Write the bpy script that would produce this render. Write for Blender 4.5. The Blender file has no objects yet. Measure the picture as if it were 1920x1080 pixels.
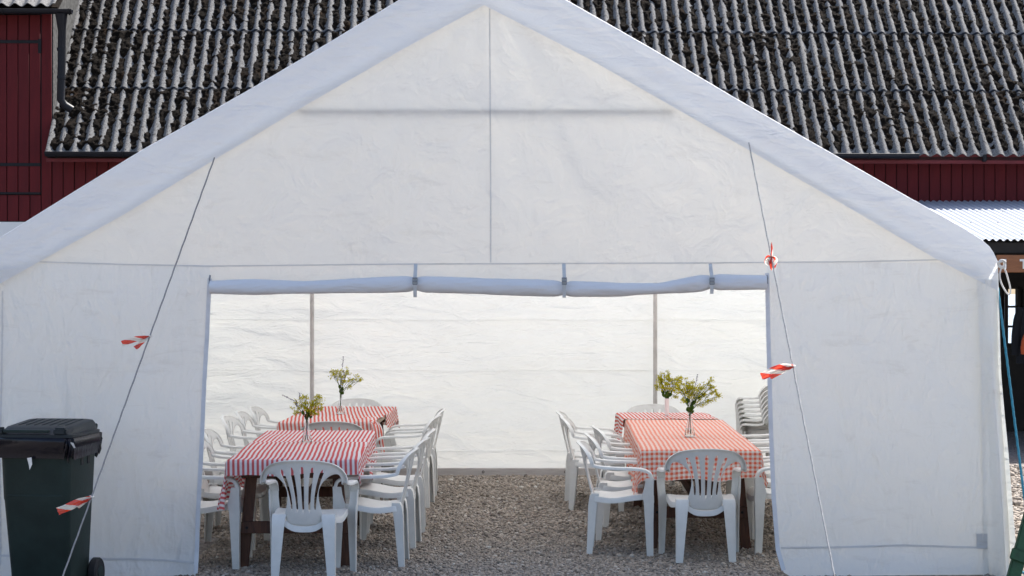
import bpy, bmesh, math, random
import numpy as np
from mathutils import Vector, Matrix, noise
from mathutils.geometry import delaunay_2d_cdt

R = math.radians
SC = bpy.context.scene
COL = SC.collection
random.seed(7)

# ------------------------------------------------------------------ camera
F, HZ, H = 3600.0, 550.0, 1.94          # focal length in photo pixels, horizon row, eye height
cam = bpy.data.cameras.new('camera')
camo = bpy.data.objects.new('camera', cam)
COL.objects.link(camo)
camo.location = (0, 0, H)
camo.rotation_euler = (R(90), 0, 0)
cam.sensor_width = 36.0
cam.lens = 36.0 * F / 1920.0
cam.shift_y = (HZ - 540.0) / 1920.0
cam.clip_end = 6000
SC.camera = camo

# ------------------------------------------------------------------ light
SUN_E, SUN_A = R(51), R(42)             # elevation, azimuth from +Y towards +X (behind the tent, to the right)
sdir = Vector((math.sin(SUN_A) * math.cos(SUN_E), math.cos(SUN_A) * math.cos(SUN_E), math.sin(SUN_E)))
w = bpy.data.worlds.new('World'); SC.world = w; w.use_nodes = True
wn = w.node_tree.nodes; wl = w.node_tree.links
bg = wn['Background']
sky = wn.new('ShaderNodeTexSky'); sky.sky_type = 'NISHITA'; sky.sun_disc = False
sky.sun_elevation = SUN_E; sky.sun_rotation = SUN_A; sky.altitude = 0
sky.air_density = 0.82; sky.dust_density = 2.6; sky.ozone_density = 0.6
wl.new(sky.outputs[0], bg.inputs[0]); bg.inputs[1].default_value = 0.13
sl = bpy.data.lights.new('sun', 'SUN'); sl.energy = 4.6; sl.angle = R(0.53); sl.color = (1.0, 0.965, 0.92)
so = bpy.data.objects.new('sun', sl); COL.objects.link(so)
so.rotation_euler = sdir.to_track_quat('Z', 'Y').to_euler(); so.location = (10, 40, 30)
vs = SC.view_settings
vs.view_transform = 'Standard'; vs.look = 'None'; vs.gamma = 1.0; vs.exposure = 1.33
vs.use_curve_mapping = False
cy = SC.cycles
cy.max_bounces = 14; cy.diffuse_bounces = 7; cy.glossy_bounces = 4; cy.transmission_bounces = 12; cy.transparent_max_bounces = 12
cy.use_denoising = True; cy.caustics_reflective = False; cy.caustics_refractive = False
cy.sample_clamp_indirect = 6

# ------------------------------------------------------------------ helpers
S0 = 13.17 / F                            # metres per photo pixel in the plane of the tent front
YF = 13.17
def fx(px): return (px - 960) * S0
def fz(py): return H + (HZ - py) * S0
def at_d(px, py, d): return Vector(((px - 960) / F * d, d, H + (HZ - py) / F * d))
def at_z(px, py, z):
    d = (H - z) * F / (py - HZ)
    return Vector(((px - 960) / F * d, d, z))

def new_mesh(name, verts, faces, smooth=True, sharp=40):
    me = bpy.data.meshes.new(name)
    me.from_pydata([tuple(v) for v in verts], [], faces)
    me.update()
    if smooth:
        me.polygons.foreach_set('use_smooth', [True] * len(me.polygons))
        if sharp: me.set_sharp_from_angle(angle=R(sharp))
    return me
def obj(name, me, mat=None, parent=None, loc=None, rot=None):
    o = bpy.data.objects.new(name, me)
    COL.objects.link(o)
    if mat is not None and me is not None and len(me.materials) == 0: me.materials.append(mat)
    if parent is not None: o.parent = parent
    if loc is not None: o.location = loc
    if rot is not None: o.rotation_euler = rot
    return o
def tag(o, label=None, cat=None, group=None, kind=None):
    if label: o['label'] = label
    if cat: o['category'] = cat
    if group: o['group'] = group
    if kind: o['kind'] = kind
    return o
def empty(name, loc=(0, 0, 0), rz=0.0):
    o = bpy.data.objects.new(name, None); COL.objects.link(o)
    o.empty_display_size = 0.2
    o.location = loc; o.rotation_euler = (0, 0, rz)
    return o

class MB:
    """collects shapes for one mesh"""
    def __init__(s): s.v = []; s.f = []
    def add(s, verts, faces):
        n = len(s.v); s.v += [Vector(v) for v in verts]; s.f += [tuple(i + n for i in f) for f in faces]
    def box(s, c, d, rot=None):
        hx, hy, hz = d[0] / 2, d[1] / 2, d[2] / 2
        vs_ = [Vector((x, y, z)) for x in (-hx, hx) for y in (-hy, hy) for z in (-hz, hz)]
        if rot is not None: vs_ = [rot @ v for v in vs_]
        c = Vector(c)
        s.add([c + v for v in vs_], [(0, 1, 3, 2), (4, 6, 7, 5), (0, 4, 5, 1), (2, 3, 7, 6), (0, 2, 6, 4), (1, 5, 7, 3)])
    def bar(s, a, b, wx, wy, up=(0, 1, 0)):
        a, b = Vector(a), Vector(b); z = (b - a); L = z.length; z.normalize()
        x = Vector(up).cross(z).normalized(); y = z.cross(x)
        m = Matrix((x, y, z)).transposed()
        s.box((a + b) / 2, (wx, wy, L), m)
    def tube(s, pts, r, n=8, cap=True):
        pts = [Vector(p) for p in pts]; m = len(pts)
        rr = r if isinstance(r, (list, tuple)) else [r] * m
        ref = Vector((0.13, 0.21, 1.0)).normalized(); rings = []
        for i, p in enumerate(pts):
            t = (pts[min(i + 1, m - 1)] - pts[max(i - 1, 0)]).normalized()
            a = t.cross(ref)
            if a.length < .05: a = t.cross(Vector((1, 0, 0)))
            a.normalize(); b = t.cross(a)
            rings.append([p + (a * math.cos(k * 2 * math.pi / n) + b * math.sin(k * 2 * math.pi / n)) * rr[i] for k in range(n)])
        vs_ = [v for rg in rings for v in rg]
        fs = [(i * n + k, i * n + (k + 1) % n, (i + 1) * n + (k + 1) % n, (i + 1) * n + k) for i in range(m - 1) for k in range(n)]
        if cap: fs += [tuple(range(n))[::-1], tuple((m - 1) * n + k for k in range(n))]
        s.add(vs_, fs)
    def loft(s, rings, cap=True):
        n = len(rings[0]); m = len(rings)
        vs_ = [v for rg in rings for v in rg]
        fs = [(i * n + k, i * n + (k + 1) % n, (i + 1) * n + (k + 1) % n, (i + 1) * n + k) for i in range(m - 1) for k in range(n)]
        if cap: fs += [tuple(range(n))[::-1], tuple((m - 1) * n + k for k in range(n))]
        s.add(vs_, fs)
    def lathe(s, prof, n=20, c=(0, 0, 0)):
        c = Vector(c)
        s.loft([[c + Vector((r * math.cos(2 * math.pi * k / n), r * math.sin(2 * math.pi * k / n), z)) for k in range(n)] for r, z in prof], cap=False)
    def mesh(s, name, smooth=True, sharp=40, bevel=0.0, seg=1):
        me = new_mesh(name, s.v, s.f, False)
        bm = bmesh.new(); bm.from_mesh(me)
        bmesh.ops.recalc_face_normals(bm, faces=bm.faces)
        if bevel > 0:
            es = [e for e in bm.edges if len(e.link_faces) == 2 and e.calc_face_angle(0) > R(35)]
            bmesh.ops.bevel(bm, geom=es, offset=bevel, segments=seg, affect='EDGES', clamp_overlap=True)
        bm.to_mesh(me); bm.free()
        if smooth:
            me.polygons.foreach_set('use_smooth', [True] * len(me.polygons))
            if sharp: me.set_sharp_from_angle(angle=R(sharp))
        return me
    def build(s, name, mat, parent=None, **k): return obj(name, s.mesh(name, **k), mat, parent)

def grid(nu, nv, fn, loop_u=False):
    vs_ = [fn(i / (nu - 1), j / (nv - 1)) for j in range(nv) for i in range(nu)]
    fs = [(j * nu + i, j * nu + i + 1, (j + 1) * nu + i + 1, (j + 1) * nu + i) for j in range(nv - 1) for i in range(nu - 1)]
    return vs_, fs
def resample(poly, step, closed=True):
    out = []; n = len(poly)
    for i in range(n if closed else n - 1):
        a = Vector(poly[i]); b = Vector(poly[(i + 1) % n]); k = max(1, int(math.ceil((b - a).length / step)))
        out += [a.lerp(b, t / k) for t in range(k)]
    if not closed: out.append(Vector(poly[-1]))
    return out
def catmull(pts, n=6, closed=False):
    pts = [Vector(p) for p in pts]; m = len(pts); out = []
    for i in range(m if closed else m - 1):
        g = (lambda k: pts[k % m]) if closed else (lambda k: pts[max(0, min(m - 1, k))])
        p0, p1, p2, p3 = g(i - 1), g(i), g(i + 1), g(i + 2)
        for q in range(n):
            t = q / n
            out.append(0.5 * ((2 * p1) + (p2 - p0) * t + (2 * p0 - 5 * p1 + 4 * p2 - p3) * t * t + (3 * p1 - p0 - 3 * p2 + p3) * t ** 3))
    if not closed: out.append(pts[-1])
    return out
def inside(p, poly):
    c = False; n = len(poly); x, y = p[0], p[1]; j = n - 1
    for i in range(n):
        xi, yi = poly[i][0], poly[i][1]; xj, yj = poly[j][0], poly[j][1]
        if (yi > y) != (yj > y) and x < (xj - xi) * (y - yi) / (yj - yi) + xi: c = not c
        j = i
    return c
def fill2d(poly, step, holes=(), inner=True):
    """2-D polygon with holes -> (points, triangles) with an even inner grid"""
    loops = [list(poly)] + [list(h) for h in holes]
    pts = []; edges = []
    for lp in loops:
        n0 = len(pts); pts += [Vector((p[0], p[1])) for p in lp]
        edges += [(n0 + i, n0 + (i + 1) % len(lp)) for i in range(len(lp))]
    if inner:
        bp = np.array([(p[0], p[1]) for p in pts])
        x0, y0 = bp.min(0); x1, y1 = bp.max(0)
        ny = int((y1 - y0) / step) + 1; nx = int((x1 - x0) / step) + 1
        for j in range(1, ny):
            for i in range(1, nx):
                p = (x0 + (i + .5 * (j % 2)) * step, y0 + j * step)
                if inside(p, loops[0]) and not any(inside(p, h) for h in loops[1:]):
                    if ((bp - p) ** 2).sum(1).min() > (step * .5) ** 2: pts.append(Vector(p))
    r = delaunay_2d_cdt(pts, edges, [], 0, 1e-7)
    vs_, fs = r[0], r[2]; keep = []
    for f in fs:
        c = ((vs_[f[0]][0] + vs_[f[1]][0] + vs_[f[2]][0]) / 3, (vs_[f[0]][1] + vs_[f[1]][1] + vs_[f[2]][1]) / 3)
        if inside(c, loops[0]) and not any(inside(c, h) for h in loops[1:]): keep.append(tuple(f))
    return [(v[0], v[1]) for v in vs_], keep
def thicken(name, verts, faces, t, bevel=0.0, sharp=45):
    """sheet -> closed slab of thickness t (grown along -normal), baked"""
    me = new_mesh(name, verts, faces, False)
    bm = bmesh.new(); bm.from_mesh(me)
    bmesh.ops.recalc_face_normals(bm, faces=bm.faces)
    bm.normal_update()
    n0 = {v: v.normal.copy() for v in bm.verts}
    bed = [e for e in bm.edges if len(e.link_faces) == 1]
    base = list(bm.verts); top = {}
    for v in base: top[v] = bm.verts.new(v.co - n0[v] * t)
    for f in list(bm.faces): bm.faces.new([top[v] for v in reversed(f.verts)])
    for e in bed:
        l = e.link_loops[0]; a, b = l.vert, l.link_loop_next.vert
        bm.faces.new((b, a, top[a], top[b]))
    bmesh.ops.recalc_face_normals(bm, faces=bm.faces)
    if bevel > 0:
        es = [e for e in bm.edges if len(e.link_faces) == 2 and e.calc_face_angle(0) > R(55)]
        bmesh.ops.bevel(bm, geom=es, offset=bevel, segments=1, affect='EDGES', clamp_overlap=True)
    bm.to_mesh(me); bm.free()
    me.polygons.foreach_set('use_smooth', [True] * len(me.polygons))
    me.set_sharp_from_angle(angle=R(sharp))
    return me
def interp(pts, x):
    if x <= pts[0][0]: return pts[0][1]
    for a, b in zip(pts, pts[1:]):
        if x <= b[0]: return a[1] + (b[1] - a[1]) * (x - a[0]) / (b[0] - a[0])
    return pts[-1][1]
def nz(x, y, z=0.0): return noise.noise(Vector((x, y, z)))

# ------------------------------------------------------------------ materials
class NT:
    def __init__(s, name):
        s.m = bpy.data.materials.new(name); s.m.use_nodes = True
        s.t = s.m.node_tree; s.n = s.t.nodes; s.l = s.t.links
        s.p = s.n['Principled BSDF']; s.out = s.n['Material Output']
    def node(s, ty, **k):
        n = s.n.new(ty)
        for a, b in k.items():
            if a.startswith('i_'): n.inputs[a[2:].replace('_', ' ')].default_value = b
            else: setattr(n, a, b)
        return n
    def link(s, a, b): s.l.new(a, b)
    def coord(s, kind='Object', scale=(1, 1, 1), rot=(0, 0, 0)):
        tc = s.node('ShaderNodeTexCoord'); mp = s.node('ShaderNodeMapping')
        mp.inputs['Scale'].default_value = scale; mp.inputs['Rotation'].default_value = rot
        s.link(tc.outputs[kind], mp.inputs[0]); return mp.outputs[0]
    def noise(s, co, scale, detail=4, rough=.55, dist=0, ty=None):
        n = s.node('ShaderNodeTexNoise')
        if ty: n.noise_type = ty
        n.inputs['Scale'].default_value = scale; n.inputs['Detail'].default_value = detail
        n.inputs['Roughness'].default_value = rough; n.inputs['Distortion'].default_value = dist
        s.link(co, n.inputs['Vector']); return n.outputs['Fac']
    def ramp(s, fac, stops, interp='LINEAR'):
        r = s.node('ShaderNodeValToRGB'); cr = r.color_ramp; cr.interpolation = interp
        while len(cr.elements) < len(stops): cr.elements.new(.5)
        for e, (p, c) in zip(cr.elements, stops):
            e.position = p; e.color = (*c, 1) if len(c) == 3 else c
        s.link(fac, r.inputs[0]); return r.outputs[0]
    def mix(s, fac, a, b, blend='MIX'):
        m = s.node('ShaderNodeMix', data_type='RGBA', blend_type=blend)
        for v, i in ((fac, 0), (a, 6), (b, 7)):
            if hasattr(v, 'is_linked'): s.link(v, m.inputs[i])
            else: m.inputs[i].default_value = v if i == 0 else ((*v, 1) if len(v) == 3 else v)
        return m.outputs[2]
    def math(s, op, a, b=None):
        m = s.node('ShaderNodeMath', operation=op)
        for v, i in ((a, 0), (b, 1)):
            if v is None: continue
            if hasattr(v, 'is_linked'): s.link(v, m.inputs[i])
            else: m.inputs[i].default_value = v
        return m.outputs[0]
    def bump(s, h, strength=.3, dist=.01, prev=None):
        b = s.node('ShaderNodeBump'); b.inputs['Strength'].default_value = strength; b.inputs['Distance'].default_value = dist
        s.link(h, b.inputs['Height'])
        if prev is not None: s.link(prev, b.inputs['Normal'])
        return b.outputs[0]
    def set(s, col=None, rough=None, metal=None, normal=None, spec=None):
        p = s.p
        for v, k in ((col, 'Base Color'), (rough, 'Roughness'), (metal, 'Metallic'), (normal, 'Normal'), (spec, 'Specular IOR Level')):
            if v is None: continue
            if hasattr(v, 'is_linked'): s.link(v, p.inputs[k])
            else: p.inputs[k].default_value = (*v, 1) if k == 'Base Color' else v
        return s.m

def mat_simple(name, col, rough=.5, metal=0, var=.12, scale=6, bump=.1, bscale=60, spec=.5):
    t = NT(name); co = t.coord()
    n = t.noise(co, scale, 5)
    c = t.ramp(n, [(.25, tuple(x * (1 - var) for x in col)), (.75, tuple(min(1, x * (1 + var)) for x in col))])
    nb = t.bump(t.noise(co, bscale, 3), bump, .004)
    return t.set(c, rough, metal, nb, spec)

def mat_tarp(name, base=(.80, .805, .785), trans=.42, horiz=True, wr=1.0, dirt=.5, hs=(1.0, 1.0, 3.2)):
    """white woven tarpaulin: diffuse + translucent, crinkled, a little grubby"""
    t = NT(name)
    co = t.coord('Object')
    st = t.coord('Object', hs if horiz else (2.4, 2.4, 1.0))
    big = t.noise(st, 2.2, 3, .5, .8)
    crk = t.noise(st, 5.5, 5, .62, 1.4, 'RIDGED_MULTIFRACTAL')
    fine = t.noise(co, 38, 4, .65)
    crk2 = t.noise(t.coord('Object', (1, 1, 1.6), (0, R(35), 0)), 9, 5, .6, 2.0, 'RIDGED_MULTIFRACTAL')
    b = t.bump(big, .6 * wr, .05)
    b = t.bump(crk, .30 * wr, .016, b)
    b = t.bump(crk2, .20 * wr, .010, b)
    b = t.bump(fine, .25 * wr, .005, b)
    # stains: pale mottling plus scattered grubby smears
    sm = t.noise(t.coord('Object', (1.5, 1.5, 5)), 2.1, 6, .7, .6)
    k1 = t.ramp(sm, [(.56, (0, 0, 0)), (.80, (1, 1, 1))])
    mott = t.noise(co, 1.3, 4, .6)
    c = t.mix(t.ramp(mott, [(.3, (0, 0, 0)), (.7, (1, 1, 1))]), tuple(x * .965 for x in base), base)
    c = t.mix(t.math('MULTIPLY', k1, .28 * dirt), c, (.50, .47, .42))
    spk = t.ramp(t.noise(co, 90, 2, .5), [(.76, (0, 0, 0)), (.80, (1, 1, 1))])
    c = t.mix(t.math('MULTIPLY', spk, .25 * dirt), c, (.25, .23, .2))
    d = t.node('ShaderNodeBsdfDiffuse'); tr = t.node('ShaderNodeBsdfTranslucent'); g = t.node('ShaderNodeBsdfGlossy')
    g.inputs['Roughness'].default_value = .42
    for x in (d, tr, g): t.link(b, x.inputs['Normal'])
    t.link(c, d.inputs['Color'])
    t.link(t.mix(1.0, c, (1.0, .985, .95), 'MULTIPLY'), tr.inputs['Color'])
    m1 = t.node('ShaderNodeMixShader'); m1.inputs[0].default_value = trans
    t.link(d.outputs[0], m1.inputs[1]); t.link(tr.outputs[0], m1.inputs[2])
    m2 = t.node('ShaderNodeMixShader'); m2.inputs[0].default_value = .035
    t.link(m1.outputs[0], m2.inputs[1]); t.link(g.outputs[0], m2.inputs[2])
    t.link(m2.outputs[0], t.out.inputs['Surface'])
    return t.m

def mat_plastic_white():
    t = NT('white_chair_plastic'); co = t.coord()
    n = t.noise(co, 9, 5, .65)
    info = t.node('ShaderNodeObjectInfo')
    c = t.ramp(n, [(.3, (.62, .62, .59)), (.7, (.73, .725, .69))])
    c = t.mix(t.math('MULTIPLY', info.outputs['Random'], .25), c, (.55, .56, .54))
    sp = t.ramp(t.noise(co, 70, 2), [(.72, (0, 0, 0)), (.78, (1, 1, 1))])
    c = t.mix(t.math('MULTIPLY', sp, .25), c, (.35, .33, .3))
    nb = t.bump(t.noise(co, 220, 2), .06, .002)
    return t.set(c, t.ramp(n, [(.2, (.26,) * 3), (.8, (.42,) * 3)]), 0, nb, .45)

def mat_cloth(name, red, white, period, check):
    """woven stripes (one way) or gingham (both ways) on UV in metres"""
    t = NT(name)
    tc = t.node('ShaderNodeTexCoord'); sp = t.node('ShaderNodeSeparateXYZ')
    t.link(tc.outputs['UV'], sp.inputs[0])
    def band(o):
        f = t.math('FRACT', t.math('DIVIDE', o, period))
        r = t.node('ShaderNodeMapRange'); r.interpolation_type = 'SMOOTHSTEP'
        d = t.math('ABSOLUTE', t.math('SUBTRACT', f, .5))
        t.link(d, r.inputs[0]); r.inputs[1].default_value = .225; r.inputs[2].default_value = .275
        return r.outputs[0]
    bx = band(sp.outputs[0])
    if check:
        by = band(sp.outputs[1])
        fac = t.math('MULTIPLY', t.math('ADD', bx, by), .5)
    else: fac = bx
    co = t.coord('UV')
    v = t.noise(co, 14, 4)
    if check: rc = t.ramp(fac, [(0, white), (.5, tuple(r * .5 + w_ * .5 for r, w_ in zip(red, white))), (1, red)])
    else: rc = t.ramp(fac, [(0, white), (1, red)])
    c = t.mix(t.math('MULTIPLY', v, .18), rc, (.6, .5, .5))
    weave = t.noise(co, 420, 2)
    b = t.bump(t.noise(co, 7, 5, .62, .8), .6, .03); b = t.bump(weave, .2, .002, b)
    d = t.node('ShaderNodeBsdfDiffuse'); tr = t.node('ShaderNodeBsdfTranslucent')
    for x in (d, tr): t.link(c, x.inputs[0]); t.link(b, x.inputs['Normal'])
    m = t.node('ShaderNodeMixShader'); m.inputs[0].default_value = .22
    t.link(d.outputs[0], m.inputs[1]); t.link(tr.outputs[0], m.inputs[2]); t.link(m.outputs[0], t.out.inputs['Surface'])
    return t.m

def mat_wood(name, dark, light, scale=(1, 1, 1), rough=.7):
    t = NT(name); co = t.coord('Object', scale)
    n = t.noise(co, 5, 6, .6, 1.5)
    f = t.noise(co, 26, 4, .6)
    c = t.ramp(n, [(.3, dark), (.7, light)])
    c = t.mix(t.math('MULTIPLY', f, .5), c, dark)
    return t.set(c, rough, 0, t.bump(f, .3, .004))

def mat_red_board():
    t = NT('red_painted_board'); co = t.coord('Object', (3, 3, .35))
    info = t.node('ShaderNodeObjectInfo')
    n = t.noise(co, 5, 6, .65)
    c = t.ramp(n, [(.25, (.072, .0045, .0065)), (.75, (.115, .0075, .0095))])
    c = t.mix(t.math('MULTIPLY', info.outputs['Random'], .35), c, (.062, .0045, .007))
    return t.set(c, .75, 0, t.bump(t.noise(t.coord('Object', (9, 9, .5)), 9, 5), .35, .004), .3)

def mat_fibre_cement():
    t = NT('weathered_fibre_cement'); co = t.coord('Object')
    info = t.node('ShaderNodeObjectInfo')
    n = t.noise(co, 6, 8, .7); n2 = t.noise(co, 45, 5, .7)
    c = t.ramp(n, [(.25, (.060, .058, .056)), (.55, (.105, .103, .100)), (.8, (.16, .157, .152))])
    c = t.mix(t.ramp(n2, [(.42, (0, 0, 0)), (.62, (.6,) * 3)]), c, (.28, .276, .27))
    c = t.mix(t.ramp(t.noise(co, 30, 3, .6), [(.60, (0, 0, 0)), (.65, (1, 1, 1))]), c, (.02, .017, .015))
    c = t.mix(t.math('MULTIPLY', info.outputs['Random'], .3), c, (.14, .14, .145))
    return t.set(c, .92, 0, t.bump(n2, .5, .008), .2)

def mat_moss():
    t = NT('dry_dark_moss'); co = t.coord('Object')
    n = t.noise(co, 22, 6, .7); n2 = t.noise(co, 3, 4, .6)
    c = t.ramp(n, [(.3, (.003, .0025, .002)), (.6, (.010, .0068, .0045)), (.85, (.026, .017, .010))])
    c = t.mix(t.ramp(n2, [(.55, (0, 0, 0)), (.75, (.4,) * 3)]), c, (.045, .022, .008))
    return t.set(c, 1.0, 0, t.bump(t.noise(co, 60, 5, .7), .9, .02), .1)

def mat_gravel(name, attr):
    t = NT(name); co = t.coord('Object')
    if attr:
        a = t.node('ShaderNodeAttribute', attribute_name='tone'); f = a.outputs['Fac']
        c = t.ramp(f, [(0, (.06, .05, .041)), (.2, (.175, .147, .120)), (.45, (.295, .255, .214)), (.62, (.335, .28, .222)), (.8, (.42, .382, .335)), (1, (.60, .57, .51))])
        n = t.noise(co, 90, 4, .7)
        c = t.mix(t.math('MULTIPLY', n, .45), c, (.235, .202, .17))
        return t.set(c, .85, 0, t.bump(n, .4, .004), .3)
    v = t.node('ShaderNodeTexVoronoi'); v.inputs['Scale'].default_value = 38; t.link(co, v.inputs['Vector'])
    c = t.ramp(v.outputs['Color'], [(0, (.07, .06, .055)), (.5, (.19, .165, .15)), (1, (.34, .31, .29))])
    c = t.mix(t.ramp(t.noise(co, .6, 4), [(.3, (0, 0, 0)), (.7, (.5,) * 3)]), c, (.16, .14, .125))
    d = t.ramp(v.outputs['Distance'], [(0, (1, 1, 1)), (.6, (0, 0, 0))])
    return t.set(c, .9, 0, t.bump(d, .9, .02), .25)

def mat_glass(name, col=(1, 1, 1), rough=0.02):
    t = NT(name); t.set(col, rough)
    t.p.inputs['Transmission Weight'].default_value = 1.0; t.p.inputs['IOR'].default_value = 1.45
    return t.m
def mat_leaf(name, col, var=.3, trans=.35):
    t = NT(name); info = t.coord('Object')
    n = t.noise(info, 60, 2)
    c = t.ramp(n, [(.3, tuple(x * (1 - var) for x in col)), (.7, tuple(min(1, x * (1 + var)) for x in col))])
    d = t.node('ShaderNodeBsdfDiffuse'); tr = t.node('ShaderNodeBsdfTranslucent')
    t.link(c, d.inputs[0]); t.link(c, tr.inputs[0])
    m = t.node('ShaderNodeMixShader'); m.inputs[0].default_value = trans
    t.link(d.outputs[0], m.inputs[1]); t.link(tr.outputs[0], m.inputs[2]); t.link(m.outputs[0], t.out.inputs['Surface'])
    return t.m
def mat_tape():
    t = NT('red_white_barrier_tape')
    tc = t.node('ShaderNodeTexCoord'); sp = t.node('ShaderNodeSeparateXYZ'); t.link(tc.outputs['UV'], sp.inputs[0])
    f = t.math('FRACT', t.math('ADD', t.math('DIVIDE', sp.outputs[0], .13), t.math('MULTIPLY', sp.outputs[1], .6)))
    fac = t.math('GREATER_THAN', f, .46)
    c = t.mix(fac, (.85, .83, .76), (.86, .075, .03))
    d = t.node('ShaderNodeBsdfDiffuse'); tr = t.node('ShaderNodeBsdfTranslucent'); g = t.node('ShaderNodeBsdfGlossy'); g.inputs['Roughness'].default_value = .2
    t.link(c, d.inputs[0]); t.link(c, tr.inputs[0])
    m = t.node('ShaderNodeMixShader'); m.inputs[0].default_value = .5
    t.link(d.outputs[0], m.inputs[1]); t.link(tr.outputs[0], m.inputs[2])
    m2 = t.node('ShaderNodeMixShader'); m2.inputs[0].default_value = .08
    t.link(m.outputs[0], m2.inputs[1]); t.link(g.outputs[0], m2.inputs[2])
    t.link(m2.outputs[0], t.out.inputs['Surface'])
    return t.m

M = dict(
    tarp=mat_tarp('white_tarpaulin', (.825, .82, .785), trans=.55, hs=(1.5, 1.5, 1.4), wr=1.1, dirt=.9),
    tarp_wall=mat_tarp('white_tarpaulin_wall', horiz=False, trans=.40, dirt=1.3, wr=1.4),
    tarp_back=mat_tarp('white_tarpaulin_back', (.80, .822, .812), .185, True, 1.3, .5),
    tarp_roof=mat_tarp('white_tarpaulin_roof', (.765, .79, .825), trans=.48, horiz=True, wr=1.0),
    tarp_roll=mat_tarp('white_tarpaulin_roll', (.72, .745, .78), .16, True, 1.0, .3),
    seam=mat_tarp('grey_seam_tape', (.68, .69, .70), .42),
    hem=mat_simple('pale_hem', (.62, .63, .65), .7, 0, .1, 12, .2, 90),
    strap=mat_simple('grey_webbing', (.48, .50, .51), .75, 0, .15, 20, .5, 300),
    buckle=mat_simple('grey_plastic_buckle', (.20, .22, .24), .4),
    pole=mat_simple('grey_tent_pole', (.52, .49, .46), .6, 0, .2, 9, .2, 80),
    galv=mat_simple('galvanised_tube', (.42, .43, .44), .45, .6),
    board_grey=mat_wood('weathered_grey_board', (.36, .33, .31), (.50, .47, .45), (.6, 6, 6)),
    chair=mat_plastic_white(),
    wood=mat_wood('brown_stained_wood', (.045, .018, .010), (.13, .052, .026), (6, 6, .8)),
    plank=mat_wood('bare_table_plank', (.26, .19, .13), (.42, .33, .24), (6, .7, 6)),
    cloth_pink=mat_cloth('red_white_striped_cotton', (.62, .10, .10), (.80, .75, .75), .034, False),
    cloth_coral=mat_cloth('coral_white_striped_cotton', (.68, .13, .09), (.80, .75, .72), .036, False),
    cloth_check=mat_cloth('orange_red_gingham_cotton', (.80, .125, .040), (.84, .79, .71), .0365, True),
    bin=mat_simple('dark_green_bin_plastic', (.013, .025, .0225), .55, 0, .3, 5, .25, 40, .25),
    bin_lid=mat_simple('dark_blue_green_lid_plastic', (.009, .015, .019), .5, 0, .25, 6, .25, 40, .3),
    bag=mat_simple('black_bin_bag', (.004, .004, .009), .25, 0, .3, 8, 1.0, 14, .3),
    rubber=mat_simple('black_rubber', (.012, .012, .013), .8),
    paper=mat_simple('white_paper', (.75, .74, .70), .8),
    rope=mat_simple('sunlit_guy_rope', (.42, .41, .39), .9, 0, .25, 60, .6, 240),  # lit version of the guy rope, sunlight put into the colour
    rope_shaded=mat_simple('shaded_guy_rope', (.24, .24, .24), .9, 0, .25, 60, .6, 240),  # darker version of the guy rope, tent shade put into the colour
    rope_white=mat_simple('white_rope', (.72, .69, .63), .9, 0, .2, 60, .8, 260),
    rope_blue=mat_simple('blue_rope', (.035, .24, .33), .8, 0, .3, 60, .8, 260),
    tape=mat_tape(),
    glass=mat_glass('clear_glass'),
    water=mat_glass('vase_water', (.93, .96, .9)),
    porcelain=mat_simple('white_porcelain', (.78, .70, .68), .3, 0, .04, 4, .05, 30),
    stem=mat_leaf('flower_stem', (.10, .15, .03)),
    yellow=mat_leaf('yellow_green_blossom', (.46, .43, .014), .4, .4),
    leafm=mat_leaf('dark_flower_leaf', (.055, .10, .02)),
    lavender=mat_leaf('purple_flower_spike', (.085, .065, .13)),
    red=mat_red_board(),
    redtrim=mat_simple('red_painted_trim', (.11, .0075, .010), .7, 0, .15, 6, .2, 60),
    iron=mat_simple('black_iron', (.008, .008, .010), .6, 0, .3, 9, .3, 60, .25),
    gutter=mat_simple('black_gutter', (.006, .007, .011), .5, 0, .2, 5, .1, 40, .25),
    fibre=mat_fibre_cement(),
    moss=mat_moss(),
    slate=mat_simple('grey_cheek_cladding', (.075, .075, .073), .9, 0, .6, 14, .6, 40, .03),
    limewash=mat_simple('white_limewash', (.72, .72, .70), .9, 0, .06, 3, .4, 20),
    metal_roof=mat_simple('pale_metal_roofing', (.50, .53, .58), .5, .2, .06, 3, .05, 30),
    dark=mat_simple('shade_dark_timber', (.018, .015, .013), .9, 0, .3, 4, .3, 30),  # near-black base colour carries the shade of the shed interior
    sign=mat_wood('varnished_sign_board', (.16, .055, .018), (.32, .125, .045), (.8, 8, 8), .45),
    letter=mat_simple('white_letter_paint', (.80, .80, .78), .6),
    jacket=mat_simple('dark_jacket_cloth', (.012, .013, .017), .95, 0, .3, 8, .5, 60),
    orange=mat_simple('orange_jacket_cloth', (.55, .10, .03), .8),
    green=mat_simple('worn_green_paint', (.008, .055, .016), .6, 0, .5, 14, .5, 40),
    gravel=mat_gravel('gravel_ground', False),
    pebble=mat_gravel('gravel_pebbles', True),
)
t = NT('sea_water'); co = t.coord('Object')
M['sea'] = t.set((.05, .13, .22), .18, 0, t.bump(t.noise(co, .8, 5), 1.0, .5))

# ------------------------------------------------------------------ ground
g = obj('ground', new_mesh('ground', [(-400, -60, 0), (400, -60, 0), (400, 60, 0), (-400, 60, 0)], [(0, 1, 2, 3)], False), M['gravel'])
tag(g, kind='structure')
sea = obj('sea', new_mesh('sea', [(-3000, 60, -.3), (3000, 60, -.3), (3000, 5000, -.3), (-3000, 5000, -.3)], [(0, 1, 2, 3)], False), M['sea'])
tag(sea, kind='structure')

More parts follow.
